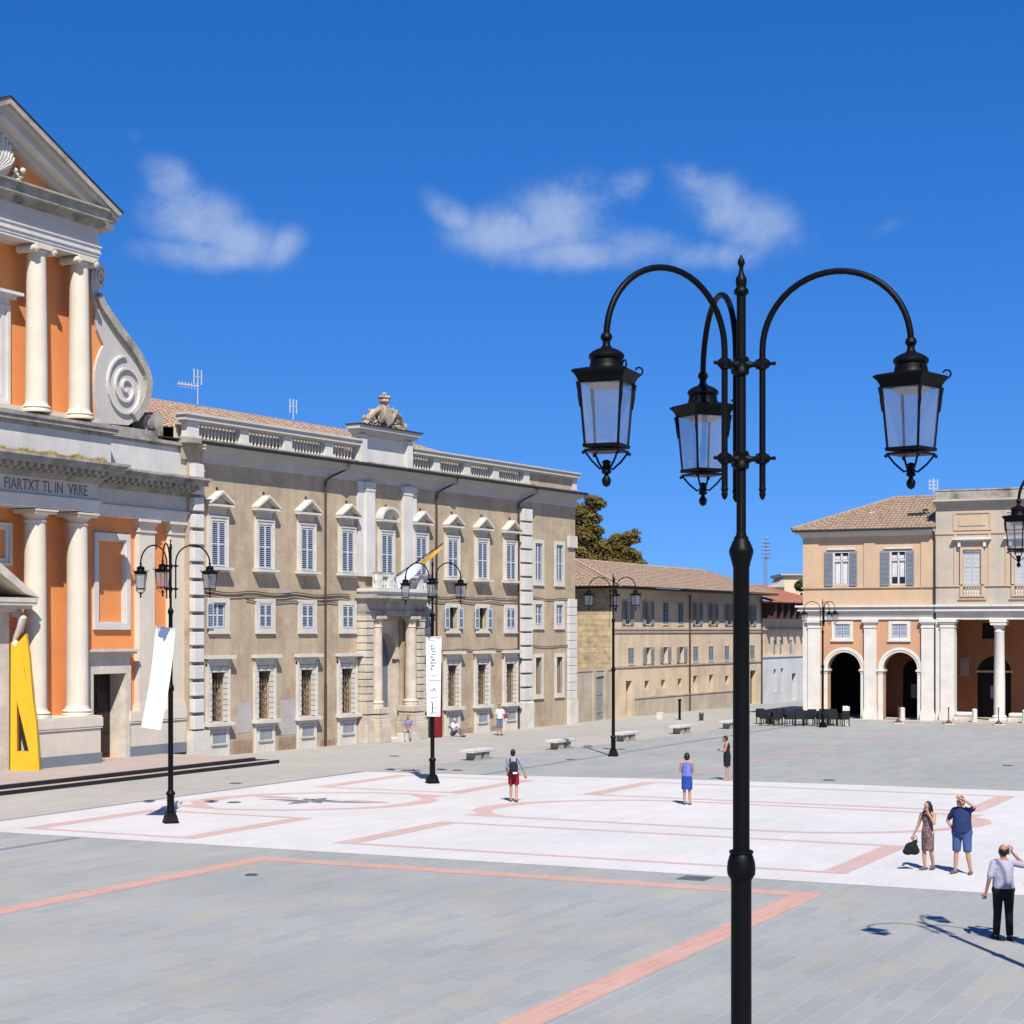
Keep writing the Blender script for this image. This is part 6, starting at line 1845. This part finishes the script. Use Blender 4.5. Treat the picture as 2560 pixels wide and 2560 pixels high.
b = MB(); b.ball((0, 0, .16), (.17, .09, .15)); b.ball((-.08, 0, .09), (.13, .08, .09)); b.ball((.08, 0, .1), (.12, .08, .1)); b.cone((0, 0, .2), (.1, 0, .32), .1, .05)
fuse(b, 'bag_body', c_black, bag, .012)
MB().tube([(.02, 0, .26), (.06, .02, .40), (.10, 0, .46), (.13, 0, .40), (.12, 0, .28)], .009, 6).build('handle', c_black, bag, smooth=True)
person('short-haired woman in lilac cardigan and red shorts walking away', (.05, 58.94, 0), 3, 1.72,
       dict(WALK, elR=(.30, -.03, 1.16), wrR=(.38, .02, .92), elL=(-.23, .04, 1.14), wrL=(-.20, .16, .95), head=(-.02, .03, 1.62)),
       [('cardigan', c_card, ['torso', 'sleeveL1.3', 'sleeveR1.3']), ('shorts', c_red, ['pelvis', 'legL.8', 'legR.8'])], 'short', .95, None, .011, shoes=c_shoe)
bp = thing('backpack', 'dark backpack worn by the woman in red shorts', 'backpack', (.05, 58.94 - .20, .98), 0)
b = MB(); b.ball((0, 0, .17), (.15, .08, .2)); b.ball((0, 0, .08), (.155, .085, .12)); b.ball((.02, -.06, .1), (.10, .05, .1))
fuse(b, 'bag_body', cl('dark navy pack cloth', (.014, .018, .03)), bp, .012)
MB().tube([(-.1, .02, .3), (-.11, .10, .46), (-.11, .22, .45), (-.1, .3, .3)], .02, 6).tube([(.1, .02, .3), (.11, .10, .46), (.11, .22, .45), (.1, .3, .3)], .02, 6).build('strap', c_black, bp, smooth=True)
MB().box(-.02, .12, -.10, -.07, -.04, .02).build('tag', m_cloth, bp)
person('dark-haired woman in sleeveless blue dress standing with her back turned', (5.63, 58.0, 0), 5, 1.67,
       dict(elL=(-.22, .06, 1.13), wrL=(-.05, .20, 1.10), elR=(.22, .06, 1.13), wrR=(.05, .20, 1.08), knL=(-.085, 0, .5), anL=(-.08, .0, .08), knR=(.09, .0, .5), anR=(.10, -.04, .08)),
       [('dress_top', c_blue, ['vest', 'loose']), ('dress_skirt', c_blued, ['skirt:.52,.185'])], 'bob', 1.0, None, .011, shoes=c_shoe)
person('slim woman in black dress bending her head over something in her hands', (8.06, 67.45, 0), -75, 1.70,
       dict(head=(.0, .09, 1.59), elL=(-.23, .06, 1.14), wrL=(-.10, .28, 1.14), elR=(.23, .06, 1.14), wrR=(.10, .28, 1.14), hdL=(.3, .8, .2), hdR=(-.3, .8, .2), hipL=(-.065, 0, .93), hipR=(.065, 0, .93), knL=(-.05, .02, .5), anL=(-.055, .0, .08), knR=(.05, .02, .5), anR=(.055, -.03, .08)),
       [('dress', c_black, ['vest', 'skirt:.54,.15'])], 'short', .92, None, .012)
cm = thing('camera', 'small black camera held by the woman in the black dress', 'camera', (7.75, 67.54, 1.13), R(75))
MB().box(-.065, .065, -.03, .03, -.045, .045).build('camera_body', c_black, cm, bevel=.01)
MB().lathe([(.03, 0), (.03, .05)], 0, 0, 12).build('lens', m_black, cm)
person('man in white tee shirt and blue shorts standing by the palace wall', (-.66, 96.29, .004), 165, 1.66,
       dict(elL=(-.24, .0, 1.13), wrL=(-.24, .10, .90)), [('shirt', cl('white tee shirt', (.70, .71, .72)), ['torso', 'loose', 'sleeveL.7', 'sleeveR.7']), ('shorts', cl('faded blue shorts', (.12, .19, .30)), ['pelvis', 'legL1.05', 'legR1.05'])], 'short', 1.0, None, .013, shoes=c_shoe)
sb = thing('shoulder_bag', 'dark red shoulder bag at the side of the man in white tee', 'bag', (-.32, 96.2, .95), 0)
b = MB(); b.ball((0, 0, .12), (.10, .07, .14)); b.ball((0, 0, .05), (.11, .08, .08)); fuse(b, 'bag_body', cl('dark red bag cloth', (.28, .03, .05)), sb, .014)
MB().tube([(.03, 0, .22), (.0, .02, .45), (-.08, .05, .62)], .012, 6).build('strap', c_black, sb)
SIT = dict(pel=(0, 0, .52), belly=(0, .03, .68), chest=(0, .05, .90), neck=(0, .07, 1.08), head=(0, .12, 1.23), shL=(-.185, .07, 1.03), shR=(.185, .07, 1.03), elL=(-.25, .16, .78), elR=(.25, .16, .78), wrL=(-.12, .36, .66), wrR=(.12, .36, .66),
           hipL=(-.09, .02, .50), hipR=(.09, .02, .50), knL=(-.14, .44, .52), knR=(.14, .44, .52), anL=(-.12, .42, .08), anR=(.12, .42, .08))
person('person in purple patterned top sitting on the palace portal ledge', (-5.29, 91.75, .02), 178, 1.70, SIT,
       [('top', cl('purple patterned top', (.16, .10, .25), c2=(.38, .34, .42), vs=9), ['torso', 'sleeveL1.2', 'sleeveR1.2']), ('trousers', cl('beige trousers', (.47, .42, .33)), ['legL1.9', 'legR1.9'])], 'short', 1.0, None, .013, shoes=c_shoe)
st = thing('stone_step', 'low stone block the purple topped person sits on by the portal', 'block', (-5.29, 91.85, 0), PA)
MB().box(-.55, .55, -.28, .35, .004, .40).build('block', m_bench, st, bevel=.02)
MB().box(-.6, .6, -.34, .35, 0, .08).build('foot', m_stone_warm, st)
LOW = dict(pel=(0, 0, .17), belly=(.0, .03, .33), chest=(0, .07, .55), neck=(0, .1, .73), head=(0, .16, .86), shL=(-.185, .1, .68), shR=(.185, .1, .68), elL=(-.25, .22, .48), elR=(.25, .22, .48), wrL=(-.12, .42, .42), wrR=(.12, .42, .42),
           hipL=(-.09, .02, .16), hipR=(.09, .02, .16), knL=(-.13, .38, .42), knR=(.13, .42, .36), anL=(-.12, .60, .08), anR=(.14, .80, .08))
person('person in white shirt and dark trousers sitting low at the foot of the palace wall', (-3.15, 95.6, .004), 128, 1.70, LOW,
       [('shirt', cl('bright white shirt', (.82, .83, .84)), ['torso', 'sleeveL1.2', 'sleeveR1.2']), ('trousers', cl('dark patterned trousers', (.05, .05, .055), c2=(.25, .25, .26), vs=8), ['legL1.9', 'legR1.9'])], 'short', 1.0, None, .013, hairm=mat('grey hair', (.45, .44, .42), rough=.7), shoes=c_bl)
person('dark clothed person at the right picture edge casting a shadow beside the bald man', (9.38, 31.55, 0), 10, 1.72,
       {}, [('shirt', cl('dark green shirt', (.05, .08, .06)), ['torso', 'loose', 'sleeveL.8', 'sleeveR.8']), ('trousers', c_black, ['pelvis', 'legL1.95', 'legR1.95'])], 'short', 1.0, None, .014, shoes=c_bl)
